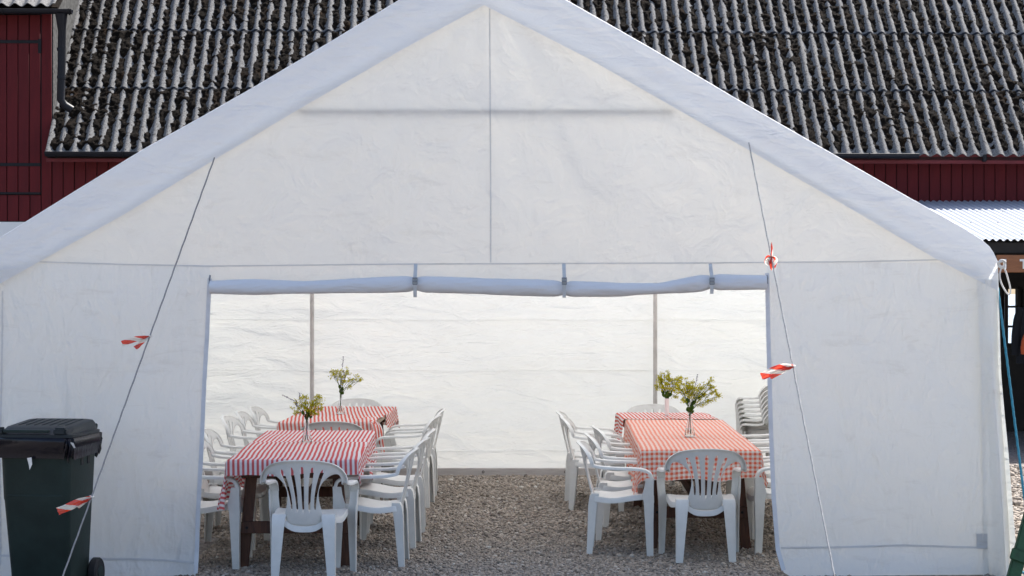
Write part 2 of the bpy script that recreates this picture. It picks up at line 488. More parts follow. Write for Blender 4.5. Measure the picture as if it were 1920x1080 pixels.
def pebbles(name, n, regions, seed):
    """numpy scatter of small deformed stones, one mesh"""
    rg = np.random.default_rng(seed)
    ph = (1 + 5 ** .5) / 2
    iv = np.array([(-1, ph, 0), (1, ph, 0), (-1, -ph, 0), (1, -ph, 0), (0, -1, ph), (0, 1, ph), (0, -1, -ph), (0, 1, -ph), (ph, 0, -1), (ph, 0, 1), (-ph, 0, -1), (-ph, 0, 1)], float)
    iv /= np.linalg.norm(iv[0])
    itf = np.array([(0, 11, 5), (0, 5, 1), (0, 1, 7), (0, 7, 10), (0, 10, 11), (1, 5, 9), (5, 11, 4), (11, 10, 2), (10, 7, 6), (7, 1, 8), (3, 9, 4), (3, 4, 2), (3, 2, 6), (3, 6, 8), (3, 8, 9), (4, 9, 5), (2, 4, 11), (6, 2, 10), (8, 6, 7), (9, 8, 1)])
    tot = sum(r[4] for r in regions); P = []; S = []
    for x0, x1, y0, y1, k, s in regions:
        m = int(n * k / tot)
        P.append(np.c_[rg.uniform(x0, x1, m), rg.uniform(y0, y1, m)]); S.append(np.full(m, s))
    P = np.concatenate(P); S = np.concatenate(S); m = len(P)
    size = S * np.exp(rg.normal(0, .32, m))
    sc = np.c_[size * rg.uniform(.85, 1.35, m), size * rg.uniform(.75, 1.1, m), size * rg.uniform(.5, .8, m)]
    V = iv[None] * (1 + rg.uniform(-.22, .22, (m, 12, 1)))
    V = V * sc[:, None, :]
    # tilt, then spin
    ax = rg.uniform(-.6, .6, m); c, s_ = np.cos(ax), np.sin(ax)
    y, z = V[..., 1].copy(), V[..., 2].copy()
    V[..., 1] = y * c[:, None] - z * s_[:, None]; V[..., 2] = y * s_[:, None] + z * c[:, None]
    az = rg.uniform(0, 6.28, m); c, s_ = np.cos(az), np.sin(az)
    x, y = V[..., 0].copy(), V[..., 1].copy()
    V[..., 0] = x * c[:, None] - y * s_[:, None]; V[..., 1] = x * s_[:, None] + y * c[:, None]
    V[..., 0] += P[:, 0][:, None]; V[..., 1] += P[:, 1][:, None]
    V[..., 2] += (sc[:, 2] * rg.uniform(.1, 1.0, m))[:, None]
    me = bpy.data.meshes.new(name)
    nf = m * 20
    me.vertices.add(m * 12); me.loops.add(nf * 3); me.polygons.add(nf)
    me.vertices.foreach_set('co', V.reshape(-1))
    fi = (itf[None] + (np.arange(m) * 12)[:, None, None]).reshape(-1).astype(np.int32)
    me.loops.foreach_set('vertex_index', fi)
    me.polygons.foreach_set('loop_start', np.arange(0, nf * 3, 3, dtype=np.int32))
    me.polygons.foreach_set('use_smooth', np.ones(nf, bool))
    tone = np.clip(rg.normal(.50, .18, m), 0, 1).astype(np.float32)
    a = me.attributes.new('tone', 'FLOAT', 'POINT'); a.data.foreach_set('value', np.repeat(tone, 12))
    me.update(calc_edges=True)
    return me
gp = obj('gravel', pebbles('gravel', 104000, [(-2.3, 2.3, 12.9, 15.2, 30, .0088), (-2.9, 2.9, 15.2, 20.6, 38, .0106), (3.2, 6.6, 12.6, 21.5, 13, .018)], 3), M['pebble'])
tag(gp, 'loose grey-brown pebbles covering the ground in and beside the tent', 'gravel', kind='stuff')

def wpar(o, p):
    """parent a mesh made in world coordinates to a thing standing at its base"""
    o.parent = p; o.matrix_parent_inverse = p.matrix_basis.inverted(); return o

# ------------------------------------------------------------------ tent
tent = empty('party_tent', (-0.15, 16.8, 0))
tag(tent, 'large white tarpaulin party tent with a peaked front and rolled-up door', 'tent')
YB = 20.5
TOPL = [(-57, 496), (-50, 482), (-30, 466), (0, 447), (140, 360), (272, 279), (380, 219), (475, 165), (612, 84), (750, 0), (880, -76), (906, -88)]
TOPR = [(906, -88), (934, -76), (1060, 0), (1220, 91), (1380, 186), (1560, 289), (1700, 369), (1800, 425), (1838, 449), (1857, 466), (1868, 490)]
BOTL = [(-57, 568), (0, 534), (240, 400), (400, 303), (550, 213), (760, 92), (908, 12)]
BOTR = [(908, 12), (1100, 110), (1270, 207), (1405, 284), (1640, 420), (1750, 485), (1869, 546)]
def topline(px): return interp(TOPL, px) if px <= 906 else interp(TOPR, px)
def botline(px): return interp(BOTL, px) if px <= 908 else interp(BOTR, px)
PEAK = (fx(906), fz(-88))
def DF(x, z):
    """depth of the front cloth: slow billow, slanting folds, folds fanning from the peak"""
    d = .030 * nz(x * .45, z * .5, 1.3) + .022 * nz(x * 1.3 + z * .9, z * .5 - x * .2, 4.1) + .008 * nz(x * 2.0 + z * 2.6, z * 1.2 - x * .8, 6.1)
    dx, dz = x - PEAK[0], PEAK[1] - z
    a = math.atan2(dx, max(dz, .05))
    fan = max(0, min(1, (2.2 - dz) / 1.2)) * max(0, min(1, dz / .5))
    d += .050 * fan * nz(a * 7, dz * .6, 7.7) + .017 * fan * nz(a * 17, dz * .9, 2.2)
    for sx in (393, 780, 1057, 1331, 1437):      # pull creases above the straps and door corners
        ux, uz = x - fx(sx), z - fz(497); r_ = math.hypot(ux, uz)
        if uz > -.05 and r_ < 1.2: d += .011 * math.exp(-r_ / .32) * min(1, r_ / .06) * nz(math.atan2(uz, ux) * 4.5 + sx, r_ * .8, 3)
    if z < 2.2: d += .010 * nz(x * 3.2, z * .45, 9.1) * min(1, (2.2 - z)) + .02 * nz(x * 1.1, z * .4, 3.3) * min(1, (2.2 - z))
    d *= 1 - .9 * math.exp(-((z - fz(208)) / .14) ** 2)
    d += .0045 * nz(x * 5, z * 8, 5.5) + .0025 * nz(x * 14, z * 17, 1.5)
    return d
def front_sheet(name, poly_px, mat, step=.045, y0=YF, extra=None, parent=tent):
    poly = [(fx(a), fz(b)) for a, b in poly_px]
    poly = [tuple(p) for p in resample(poly, step)]
    pts, tri = fill2d(poly, step)
    vs_ = [(x, y0 - DF(x, z) + (extra(x, z) if extra else 0), z) for x, z in pts]
    o = obj(name, new_mesh(name, vs_, tri, True, None), mat); wpar(o, parent); return o

gable = front_sheet('gable_panel', [(906, -2), (1100, 96), (1270, 192), (1405, 269), (1640, 405), (1750, 470), (1800, 488), (1838, 491), (1762, 492), (1437, 494), (1437, 530), (393, 530), (393, 497), (240, 495), (30, 495), (60, 487), (240, 385), (400, 288), (550, 198), (760, 78)], M['tarp'])
def skirt_bulge(x, z): return -.05 * max(0, (.25 - z) / .25) ** 2
lw = front_sheet('wall_panel', [(-40, 494), (240, 495), (393, 497), (394, 525), (389, 620), (383, 720), (377, 860), (371, 970), (368, 1079), (200, 1080), (0, 1080), (-66, 1080), (-66, 510)], M['tarp_wall'], extra=skirt_bulge)
rw = front_sheet('wall_panel', [(1437, 494), (1762, 492), (1838, 491), (1842, 540), (1846, 640), (1846, 780), (1848, 900), (1853, 1076), (1700, 1077), (1480, 1079), (1468, 1072), (1457, 1030), (1449, 930), (1443, 780), (1439, 600)], M['tarp_wall'], extra=skirt_bulge)

# loose outer corner flap, folded forward beside the right wall panel
def corner_flap():
    rows = [(524, 1828, 1869), (600, 1832, 1870), (700, 1836, 1873), (780, 1838, 1880), (850, 1840, 1887), (930, 1841, 1893), (1000, 1841, 1899), (1079, 1842, 1905)]
    vs_ = []; nu = 14; nr = 40
    for j in range(nr):
        py = 524 + (1079 - 524) * j / (nr - 1)
        a = interp([(r[0], r[1]) for r in rows], py); b = interp([(r[0], r[2]) for r in rows], py)
        k = (py - 524) / 555
        for i in range(nu):
            u = i / (nu - 1)
            dep = .045 * math.sin(u * 6.0 + 1.2) * (.3 + k) + .02 * nz(u * 3, py * .01, 3)
            fold = -.10 * k * max(0, 1 - abs(u - .55) / .3) + .10 * u * u * (.15 + k)
            vs_.append((fx(a + (b - a) * u), YF - .050 + fold + dep * .6, max(.004, fz(py))))
    fs = [(j * nu + i, j * nu + i + 1, (j + 1) * nu + i + 1, (j + 1) * nu + i) for j in range(nr - 1) for i in range(nu - 1)]
    return new_mesh('corner_flap', vs_, fs, True, None)
o = obj('corner_flap', corner_flap(), M['tarp_wall']); wpar(o, tent)

# roof cover: cross-profile swept from front to back, sagging a little between the frames
prof = [(px, topline(px)) for px in [-57, -50, -30, 0] + list(range(60, 880, 60)) + [880, 895, 906, 917, 934] + list(range(980, 1800, 60)) + [1800, 1838, 1857, 1868]]
def roof_mesh():
    ny = 34; vs_ = []
    pr = [(fx(-57), fz(540))] + [(fx(a), fz(b)) for a, b in prof] + [(fx(1866), fz(528))]
    for j in range(ny):
        y = YF + .02 + (YB + .15 - YF) * j / (ny - 1)
        sag = .025 * abs(math.sin((y - YF) / 2.45 * math.pi))
        for k, (x, z) in enumerate(pr):
            e = 1 if 2 < k < len(pr) - 3 else 0
            vs_.append((x, y, z - e * sag * min(1, abs(x - PEAK[0])) + e * (.012 * nz(x * 1.2, y * 1.2, 2)) * min(1, max(0, j - 1) / 2)))
    n = len(pr)
    fs = [(j * n + i, j * n + i + 1, (j + 1) * n + i + 1, (j + 1) * n + i) for j in range(ny - 1) for i in range(n - 1)]
    return new_mesh('roof_cover', vs_, fs, True, None)
o = obj('roof_cover', roof_mesh(), M['tarp_roof']); wpar(o, tent)

def valance(top, bot, x0, x1):
    """band of roof cover folded down over the front edge"""
    nu, nv = 130, 26
    def fn(u, v):
        pa = top[0][0] + (top[-1][0] - top[0][0]) * u; pb = bot[0][0] + (bot[-1][0] - bot[0][0]) * u
        a = Vector((fx(pa), 0, fz(interp(top, pa)))); b = Vector((fx(pb), 0, fz(interp(bot, pb))))
        v = v ** 2.0
        p = a.lerp(b, v)
        q = min(1, v / .04); y = YF + .055 - .078 * math.sqrt(max(0, 1 - (1 - q) ** 2)) - .010 * v + .005 * nz(p.x * .8, v * 9, 3 + p.z) * min(1, v * 6)
        y -= .010 * nz(p.x * 2.2 + p.z, p.z * 1.2, 6) * min(1, v * 4) + .005 * nz(p.x * 6 + p.z * 5, p.z * 2 - p.x, 1) * min(1, v * 4)
        p.z += .006 * (1 - v)
        return Vector((p.x, y - .02, p.z))
    return new_mesh('valance', *grid(nu, nv, fn), True, None)
for tp, bt in ((TOPL, BOTL), (TOPR, BOTR)):
    o = obj('valance', valance(tp, bt, 0, 0), M['tarp_roof']); wpar(o, tent)

# back wall and side walls
def back_mesh():
    x0, x1 = fx(-57), fx(1868)
    poly = [(x0, .07), (x1, .07), (x1, fz(496))] + [(fx(p), fz(topline(p)) - .02) for p in range(1820, -40, -60)] + [(x0, fz(496))]
    pts, tri = fill2d([tuple(p) for p in resample(poly, .05)], .05)
    vs_ = []
    for x, z in pts:
        d = .06 * nz(x * .4, z * .5, 8) + .022 * nz(x * .7, z * 3.0, 2) + .018 * nz(x * 1.6 + z * 1.2, z * 5.5, 5) + .009 * nz(x * 4, z * 12, 7) + .004 * nz(x * 11, z * 19, 2)
        for zc in (.245, 1.18, 1.69):   # sewn-in horizontal bands stand a little proud
            d += .012 * math.exp(-((z - zc) / .035) ** 2)
        s = max(0, abs(x + .3) - 1.85)   # stretch folds running to the corners
        d += .075 * s * nz(x * .8 + z * 2.2 * (1 if x > 0 else -1), z * 1.1, 4)
        vs_.append((x, YB - d, z))
    return new_mesh('back_wall', vs_, tri, True, None)
o = obj('back_wall', back_mesh(), M['tarp_back']); wpar(o, tent)
for x0 in (fx(-52), fx(1860)):
    def fn(u, v, x0=x0):
        y = YF + .012 + (YB - YF - .05) * u; z = .01 + (fz(500) - .01) * v
        if x0 > 0:                                # flares outwards towards the front corner
            xr = fx(interp([(500, 1868), (600, 1871), (700, 1874), (780, 1881), (850, 1888), (930, 1894), (1000, 1900), (1079, 1906)], HZ - (z - H) / S0))
            y = YF - .045 + (YB - YF) * u
            return (fx(1860) + (xr - fx(1860)) * math.exp(-u * 7) + (.04 * nz(y * .6, z * .7, x0) + .012 * nz(y * 1.2, z * 4, x0)) * min(1, u * 12), y, z)
        return (x0 + .04 * nz(y * .6, z * .7, x0) + .012 * nz(y * 1.2, z * 4, x0), y, z)
    o = obj('side_wall', new_mesh('side_wall', *grid(90, 34, fn), True, None), M['tarp_back']); wpar(o, tent)

# seams, hems and tapes sewn on the front
def ribbon(name, path_px, wpx, mat, off=.005, n=60, follow=True, parent=tent):
    pth = resample([Vector((fx(a), fz(b))) for a, b in path_px], .06, False); vs_ = []; hw = wpx * S0 / 2
    for i, p in enumerate(pth):
        tgt = (pth[min(i + 1, len(pth) - 1)] - pth[max(i - 1, 0)]).normalized(); nn = Vector((-tgt.y, tgt.x))
        for s_ in (-1, 1):
            q = p + nn * hw * s_
            vs_.append((q.x, YF - DF(q.x, q.y) - off + skirt_bulge(q.x, q.y), q.y))
    m = len(pth)
    fs = [(2 * i, 2 * i + 1, 2 * i + 3, 2 * i + 2) for i in range(m - 1)]
    me = new_mesh(name, vs_, fs, True, None) if name.endswith('seam') else thicken(name, vs_, fs, .0025)
    o = obj(name, me, mat); wpar(o, parent); return o
ribbon('seam', [(918, 16), (919, 200), (920, 350), (920, 492)], 2.4, M['seam'])
ribbon('seam', [(75, 491), (240, 496), (393, 499), (780, 495), (1057, 494), (1331, 493), (1437, 492), (1600, 491), (1762, 487)], 2.6, M['seam'])
ribbon('seam', [(-40, 1040), (100, 1047), (240, 1048), (300, 1050), (367, 1055)], 4, M['seam'])
ribbon('seam', [(1464, 1027), (1560, 1026), (1700, 1023), (1848, 1027)], 4, M['seam'])
ribbon('door_hem', [(393, 522), (388, 620), (382, 720), (376, 860), (370, 970), (368, 1074)], 8, M['hem'])
ribbon('door_hem', [(1438, 512), (1440, 600), (1444, 780), (1450, 930), (1458, 1030), (1468, 1068)], 8, M['hem'])
ribbon('tape_patch', [(1830, 1014), (1850, 1014)], 28, M['seam'], .012)
ribbon('corner_seam', [(5, 545), (3, 700), (0, 900), (0, 1060)], 3, M['seam'])

# horizontal frame tube pressing against the gable from inside, rafters, ridge and posts
def tube_obj(name, pts, r, mat, parent=tent, n=10):
    b = MB(); b.tube(pts, r, n); o = b.build(name, mat); wpar(o, parent); return o
tube_obj('frame_tube', [(fx(560), YF + .030, fz(208)), (fx(1262), YF + .030, fz(208))], .014, M['galv'])
for yy in (YF + .10, YF + 3.7, YB - .09):
    tube_obj('rafter', [(fx(-45), yy, fz(500)), (fx(906), yy, fz(-74) - .03)], .02, M['galv'])
    tube_obj('rafter', [(fx(1856), yy, fz(500)), (fx(906), yy, fz(-74) - .03)], .02, M['galv'])
tube_obj('ridge_tube', [(fx(906), YF + .1, fz(-74) - .03), (fx(906), YB - .1, fz(-74) - .03)], .02, M['galv'])
for px, dx in ((585, 0), (1228.5, .0)):
    a = at_d(px, 550, YB - .13); b = MB()
    b.box((a.x, YB - .13, 1.36), (.042, .03, 2.72)); b.box((a.x + .004, YB - .148, 1.36), (.012, .006, 2.72))
    o = b.build('pole', M['pole'], bevel=.004); wpar(o, tent)
# grey board along the foot of the back wall, with ring screws
b = MB(); b.box((-.1, YB - .10, .042), (6.9, .03, .084)); bb = b.build('base_board', M['board_grey'], bevel=.004); wpar(bb, tent)
for px, py in ((906, 892), (1060, 893)):
    p = at_d(px, py, YB - .125); bx = MB()
    bx.tube([(p.x + .011 * math.cos(a), p.y - .004, .045 + .011 * math.sin(a)) for a in [k * math.pi / 7 for k in range(15)]], .0032, 6)
    o = bx.build('ring_screw', M['iron']); o.parent = bb; o.matrix_parent_inverse = tent.matrix_basis @ Matrix() ; o.matrix_parent_inverse = Matrix()

for py in (600, 695, 846):
    zz = H + (HZ - py) / F * YB; vs_ = []
    for i in range(140):
        x = fx(-50) + (fx(1860) - fx(-50)) * i / 139
        d = .06 * nz(x * .4, zz * .5, 8) + .022 * nz(x * .7, zz * 3.0, 2) + .012; s_ = max(0, abs(x + .3) - 1.85); d += .075 * s_ * nz(x * .8 + zz * 2.2 * (1 if x > 0 else -1), zz * 1.1, 4)
        for q in (-.002, .002): vs_.append((x, YB - d - .016, zz + q + .012 * nz(x * 1.3, zz, 3)))
    o = obj('wall_seam', thicken('wall_seam', vs_, [(2 * i, 2 * i + 1, 2 * i + 3, 2 * i + 2) for i in range(139)], .002), M['tarp_back']); wpar(o, tent)
# rolled-up door
def roll_mesh():
    nu, n = 140, 18; top = [(397, 526), (480, 523), (575, 527), (690, 521), (780, 517), (900, 521), (1057, 526), (1160, 530), (1235, 531), (1300, 517), (1331, 513), (1434, 516)]
    bot = [(397, 551), (480, 553), (575, 551), (690, 550), (780, 548), (900, 552), (1057, 557), (1160, 556), (1235, 551), (1300, 548), (1331, 545), (1434, 544)]
    rings = []
    for i in range(nu):
        px = 397 + (1434 - 397) * i / (nu - 1); a, c = interp(top, px), interp(bot, px)
        mid = (a + c) / 2; h = (c - a) / 2 * S0; x = fx(px); zc = fz(mid)
        pinch = min([abs(px - s_) for s_ in (780, 1057, 1331)]); pk = 1 - .22 * math.exp(-(pinch / 10) ** 2)
        ring = []
        for k in range(n):
            t_ = 2 * math.pi * k / n
            rr = 1 + .10 * nz(x * 2.5 + t_ * .5, math.cos(t_) * 1.2, math.sin(t_) * 1.2 + x * 1.2) + .03 * nz(x * 14 + 5 * t_, k * .7, 2)
            ring.append(Vector((x, YF - .075 - math.cos(t_) * .046 * pk * rr, zc + math.sin(t_) * h * pk * rr)))
        rings.append(ring)
    b = MB(); b.loft(rings); return b.mesh('door_roll', sharp=70)
roll = obj('door_roll', roll_mesh(), M['tarp_roll']); wpar(roll, tent)
for px, y1 in ((780, 557), (1057, 558), (1331, 550)):
    x = fx(px); b = MB(); hw = .012
    yo = YF - .138
    pts = [(YF - .03, fz(495)), (YF - .07, fz(508)), (yo + .012, fz(517)), (yo, fz(528)), (yo, fz(540)), (yo + .01, fz(550)), (yo + .02, fz(y1))]
    vs_ = [(x + s_ * hw, y, z) for y, z in pts for s_ in (-1, 1)]
    me = thicken('strap', vs_, [(2 * i, 2 * i + 1, 2 * i + 3, 2 * i + 2) for i in range(len(pts) - 1)], .003)
    st = obj('strap', me, M['strap']); st.parent = roll
    b = MB()
    for py, hh in ((522, .006), (528, .007), (533, .004)): b.box((x, yo - .006, fz(py)), (.034, .008, hh * 2))
    b.box((x - .015, yo - .006, fz(527)), (.005, .007, .045)); b.box((x + .015, yo - .006, fz(527)), (.005, .007, .045))
    o = b.build('buckle', M['buckle'], bevel=.0015); o.parent = st
# door-edge clips at both ends of the roll
for px in (396, 1436):
    b = MB(); b.tube([(fx(px), YF - .05, fz(517)), (fx(px), YF - .07, fz(522)), (fx(px), YF - .07, fz(532))], .007, 8)
    o = b.build('zip_end', M['buckle']); wpar(o, tent)

# ------------------------------------------------------------------ plastic chairs
def chair_parts():
    P = {}
    # backrest: arch with a fan of slats
    half = [(.125, .425), (.128, .455), (.116, .50), (.106, .56), (.109, .615), (.130, .662), (.168, .702), (.205, .722), (.235, .722), (.252, .700), (.258, .665)]
    outer = [(.290, .662), (.288, .695), (.272, .735), (.240, .770), (.190, .797), (.120, .812), (.05, .818)]
    rs = [Vector(p) for p in catmull([(0, .372), (.05, .375), (.095, .387), (.118, .402)] + half, 4)] + [Vector(p) for p in catmull(outer, 5)]
    poly = rs + [Vector((-p.x, p.y)) for p in reversed(rs[1:])]
    slots = []
    for ub, ut, zb, zt in ((0, 0, .460, .776), (.041, .074, .468, .772), (-.041, -.074, .468, .772), (.079, .143, .482, .757), (-.079, -.143, .482, .757)):
        L, Rr = [], []
        for q in range(13):
            k = q / 12; uc = ub + (ut - ub) * k ** 1.9; w_ = .0055 + .0085 * k
            if q in (0, 12): w_ *= .55
            zz = zb + (zt - zb) * k
            L.append((uc - w_, zz)); Rr.append((uc + w_, zz))
        slots.append(L + Rr[::-1])
    pts, tri = fill2d([tuple(p) for p in poly], .022, slots)
    def bk(u, z):
        tt = (z - .42) / .4
        return Vector((u, -.230 - .095 * tt + .95 * u * u, z))
    P['backrest'] = thicken('backrest', [bk(u, z) for u, z in pts], tri, .008, .0015)
    # flange round the arch so that it reads as a moulded shell
    fl = MB(); rim = [Vector(p) for p in catmull(outer, 5)]; rim = rim + [Vector((-p.x, p.y)) for p in reversed(rim)]
    rings = []
    for p in rim:
        c = bk(p.x, p.y); d_ = Vector((p.x, 0, p.y - .66)).normalized()
        rings.append([c + d_ * .001 + Vector((0, .012, 0)), c + d_ * .006 + Vector((0, .008, 0)), c + d_ * .006 + Vector((0, -.018, 0)), c - d_ * .002 + Vector((0, -.018, 0))])
    fl.loft(rings); fm = fl.mesh('flange', sharp=50)
    bm = bmesh.new(); bm.from_mesh(P['backrest']); bm.from_mesh(fm); bm.to_mesh(P['backrest']); bm.free()
    # seat shell with side skirts
    so_ = [(0, .235), (.12, .233), (.205, .22), (.238, .18), (.24, .05), (.228, -.08), (.212, -.19), (.17, -.216), (.08, -.214), (0, -.213)]
    r2 = [Vector(p) for p in catmull(so_, 4)]; poly = r2 + [Vector((-p.x, p.y)) for p in reversed(r2[1:-1])]
    pts, tri = fill2d([tuple(p) for p in poly], .035)
    def st(x, y):
        z = .442 - .012 * (1 - (x / .24) ** 2) - .020 * math.exp(-((y + .07) / .12) ** 2)
        z -= .055 * math.exp(-(x / .125) ** 4) * max(0, min(1, (-.06 - y) / .14)) ** 1.5
        if y > .17: z -= .5 * (y - .17) ** 2 / .065
        return Vector((x, y, z + .012 * max(0, y) / .2))
    P['seat'] = thicken('seat', [st(x, y) for x, y in pts], tri, .007)
    sk = MB(); rings = []
    for p in [q for q in poly] + [poly[0]]:
        c = st(p.x, p.y); o_ = Vector((p.x, p.y, 0)).normalized()
        rings.append([c + o_ * .002, c + o_ * .006 + Vector((0, 0, -.004)), c + o_ * .008 + Vector((0, 0, -.040)), c + o_ * .002 + Vector((0, 0, -.040))])
    sk.loft(rings, False); sm = sk.mesh('skirt', sharp=50)
    bm = bmesh.new(); bm.from_mesh(P['seat']); bm.from_mesh(sm); bm.to_mesh(P['seat']); bm.free()
    for s_, nm in ((1, 'R'), (-1, 'L')):
        # armrest: broad flat strip with turned-down edges
        path = catmull([(.274, -.215, .672), (.279, -.16, .660), (.283, -.06, .652), (.284, .08, .648), (.283, .165, .640), (.281, .215, .612), (.279, .232, .565)], 5)
        rings = []
        for i, p in enumerate(path):
            tg = (path[min(i + 1, len(path) - 1)] - path[max(i - 1, 0)]).normalized()
            x = Vector((1, 0, 0)); n_ = x.cross(tg).normalized()
            k = i / (len(path) - 1); hw = .020 + .012 * math.sin(min(1, k * 1.4) * math.pi * .5)
            prof_ = [(-hw, -.016), (-hw, -.002), (-hw + .006, .004), (0, .006), (hw - .006, .004), (hw, -.002), (hw, -.018), (hw - .006, -.018), (hw - .007, -.006), (-hw + .007, -.006), (-hw + .006, -.016)]
            rings.append([Vector(((p.x + a) * s_, p.y, p.z)) + Vector((0, n_.y, n_.z)) * b_ for a, b_ in prof_])
        b = MB(); b.loft(rings); P['arm' + nm] = b.mesh('armrest', sharp=45)
        # front leg: L section, wide panel beside the seat, tapering to the foot
        rings = []
        for z, xo, yo, wx, wy in ((.575, .311, .240, .060, .060), (.52, .308, .238, .058, .066), (.455, .303, .238, .060, .085), (.40, .299, .240, .066, .075), (.25, .297, .236, .058, .062), (.0, .296, .236, .044, .048)):
            th = .007
            rings.append([Vector((a * s_, c, z)) for a, c in ((xo, yo), (xo, yo - wy), (xo - th, yo - wy), (xo - th * 1.3, yo - th * 1.6), (xo - wx, yo - th), (xo - wx, yo))])
        b = MB(); b.loft(rings); P['fleg' + nm] = b.mesh('leg', sharp=35)
        rings = []
        for z, xo, yo, wx, wy in ((.452, .212, -.222, .092, .055), (.43, .214, -.236, .092, .070), (.36, .213, -.246, .082, .066), (.2, .213, -.250, .066, .054), (.0, .216, -.258, .050, .042)):
            th = .007
            rings.append([Vector((a * s_, c, z)) for a, c in ((xo, yo), (xo, yo + wy), (xo - th, yo + wy), (xo - th * 1.5, yo + th * 1.5), (xo - wx, yo + th), (xo - wx, yo))])
        b = MB(); b.loft(rings); P['rleg' + nm] = b.mesh('leg', sharp=35)
    return P
CP = chair_parts()
ORDER = [('seat', 'seat'), ('backrest', 'backrest'), ('armR', 'armrest'), ('armL', 'armrest'), ('flegR', 'leg'), ('flegL', 'leg'), ('rlegR', 'leg'), ('rlegL', 'leg')]
for m_ in CP.values(): m_.materials.clear(); m_.materials.append(M['chair'])
def chair(x, y, face, label, group, z=0.0, jit=True):
    """face: direction in degrees the sitter looks, 0 = away from the camera (+Y), 90 = to the left"""
    rz = R(face + (random.uniform(-5, 5) if jit else 0))
    e = empty('plastic_chair', (x, y, z + .006), rz)
    tag(e, label, 'chair', group)
    for k, nm in ORDER:
        o = bpy.data.objects.new(nm, CP[k]); COL.objects.link(o); o.parent = e
    return e
G1 = 'white plastic armchairs set round the tables'
Lb = 'white plastic armchair '
chair(-1.385, 13.10, -3, Lb + 'with its back to the viewer at near end of left table', G1, jit=False)
chair(1.388, 14.03, 1, Lb + 'with its back to the viewer at near end of right gingham table', G1, jit=False)
chair(-1.57, 16.98, 0, Lb + 'standing between the two left tables, only its arched top visible', G1, jit=False)
chair(-1.64, 19.98, 180, Lb + 'at the far end of the left tables, against the back wall', G1, jit=False)
chair(1.41, 18.95, 180, Lb + 'at the far end of the right tables, behind the white vase', G1, jit=False)
for i, (x, y) in enumerate(((-1.01, 13.78), (-.975, 14.78), (-.965, 15.72))):
    chair(x, y, 90, Lb + ('nearest', 'second nearest', 'third')[i] + (' on the aisle side of the near left table'), G1)
for i, (x, y) in enumerate(((-.985, 17.55), (-.975, 18.5))):
    chair(x, y, 90, Lb + ('nearer', 'farther')[i] + ' of two on the aisle side of the far left table', G1)
for i, (x, y) in enumerate(((-2.14, 13.75), (-2.15, 14.75), (-2.21, 15.75))):
    chair(x, y, -90, Lb + ('nearest', 'second nearest', 'third')[i] + ' on the outer side of the near left table', G1)
for i, (x, y) in enumerate(((-2.29, 17.4), (-2.265, 18.1), (-2.24, 18.85))):
    chair(x, y, -90, Lb + ('nearest', 'middle', 'farthest')[i] + ' of three on the outer side of the far left table', G1)
for i, (x, y) in enumerate(((.825, 14.42), (.915, 15.22), (1.0, 16.1))):
    chair(x, y, -90, Lb + ('nearest', 'second nearest', 'third')[i] + ' on the aisle side of the gingham table', G1)
for i, (x, y) in enumerate(((.775, 17.3), (.755, 18.05))):
    chair(x, y, -90, Lb + ('nearer', 'farther')[i] + ' of two on the aisle side of the far right table', G1)
for i, (x, y) in enumerate(((2.03, 14.5), (2.10, 15.4), (2.14, 16.25), (2.17, 17.1))):
    chair(x, y, 90, Lb + ('nearest', 'second nearest', 'third', 'farthest')[i] + ' on the outer side of the gingham table', G1)
for k in range(7):
    chair(2.63 - .004 * k, 18.95 + .022 * k, 22, Lb + ('lowest', 'second lowest', 'third from the bottom', 'middle', 'fifth from the bottom', 'second highest', 'topmost')[k] + ' in the stack by the back wall', 'chairs in the stack by the right rear corner', z=.0425 * k, jit=False)

# ------------------------------------------------------------------ tables
TZ = .765
def table(label, cx, cy0, L, W, yaw):
    e = empty('trestle_table', (cx, cy0, 0), yaw); tag(e, label, 'table', 'wooden trestle tables')
    pw = W / 5; b = MB(); b.box((0, 0, 0), (pw - .006, L, .035)); pm = b.mesh('plank', bevel=.003); pm.materials.append(M['plank'])
    for k in range(5):
        o = bpy.data.objects.new('plank', pm); COL.objects.link(o); o.parent = e; o.location = (-W / 2 + pw * (k + .5), L / 2, TZ - .0175)
    b = MB(); b.bar((-.035, 0, 0), (.035, 0, TZ - .036), .075, .055, (0, 1, 0)); lm = b.mesh('leg', bevel=.004); lm.materials.append(M['wood'])
    for yy in (.22, L - .3):
        for s_ in (-1, 1):
            o = bpy.data.objects.new('leg', lm); COL.objects.link(o); o.parent = e
            o.location = (s_ * (W / 2 - .12), yy, 0.004)
            o.rotation_euler = (0, 0, 0 if s_ < 0 else math.pi)
        for zz in (.29, TZ - .085):
            b = MB(); b.box((0, yy - .05, zz), (W - .16, .034, .085)); o = b.build('crossbeam', M['wood'], e, bevel=.004)
            for s_ in (-1, 1):
                q = MB(); q.tube([(s_ * (W / 2 - .12), yy - .072, zz), (s_ * (W / 2 - .12), yy - .066, zz)], .010, 8)
                q.build('bolt', M['iron'], o)
    b = MB(); b.box((0, L / 2, .36), (.035, L - .55, .09)); b.build('stretcher', M['wood'], e, bevel=.004)
    return e
T_LN = (-1.532, 13.38, 2.95, .90, R(1.9)); T_RN = (1.410, 14.32, 3.34, .88, R(-1.5))
T_LF = (-1.676, 17.36, 2.42, .87, R(-1.0)); T_RF = (1.475, 17.80, .98, .86, R(1.2))
table('brown trestle table under the striped cloths, nearest on the left', *T_LN)
table('brown trestle table under the orange-red gingham cloth', *T_RN)
table('trestle table at the back left, its plank corner and leg uncovered', *T_LF)
table('trestle table at the back right, hidden behind the gingham one', *T_RF)

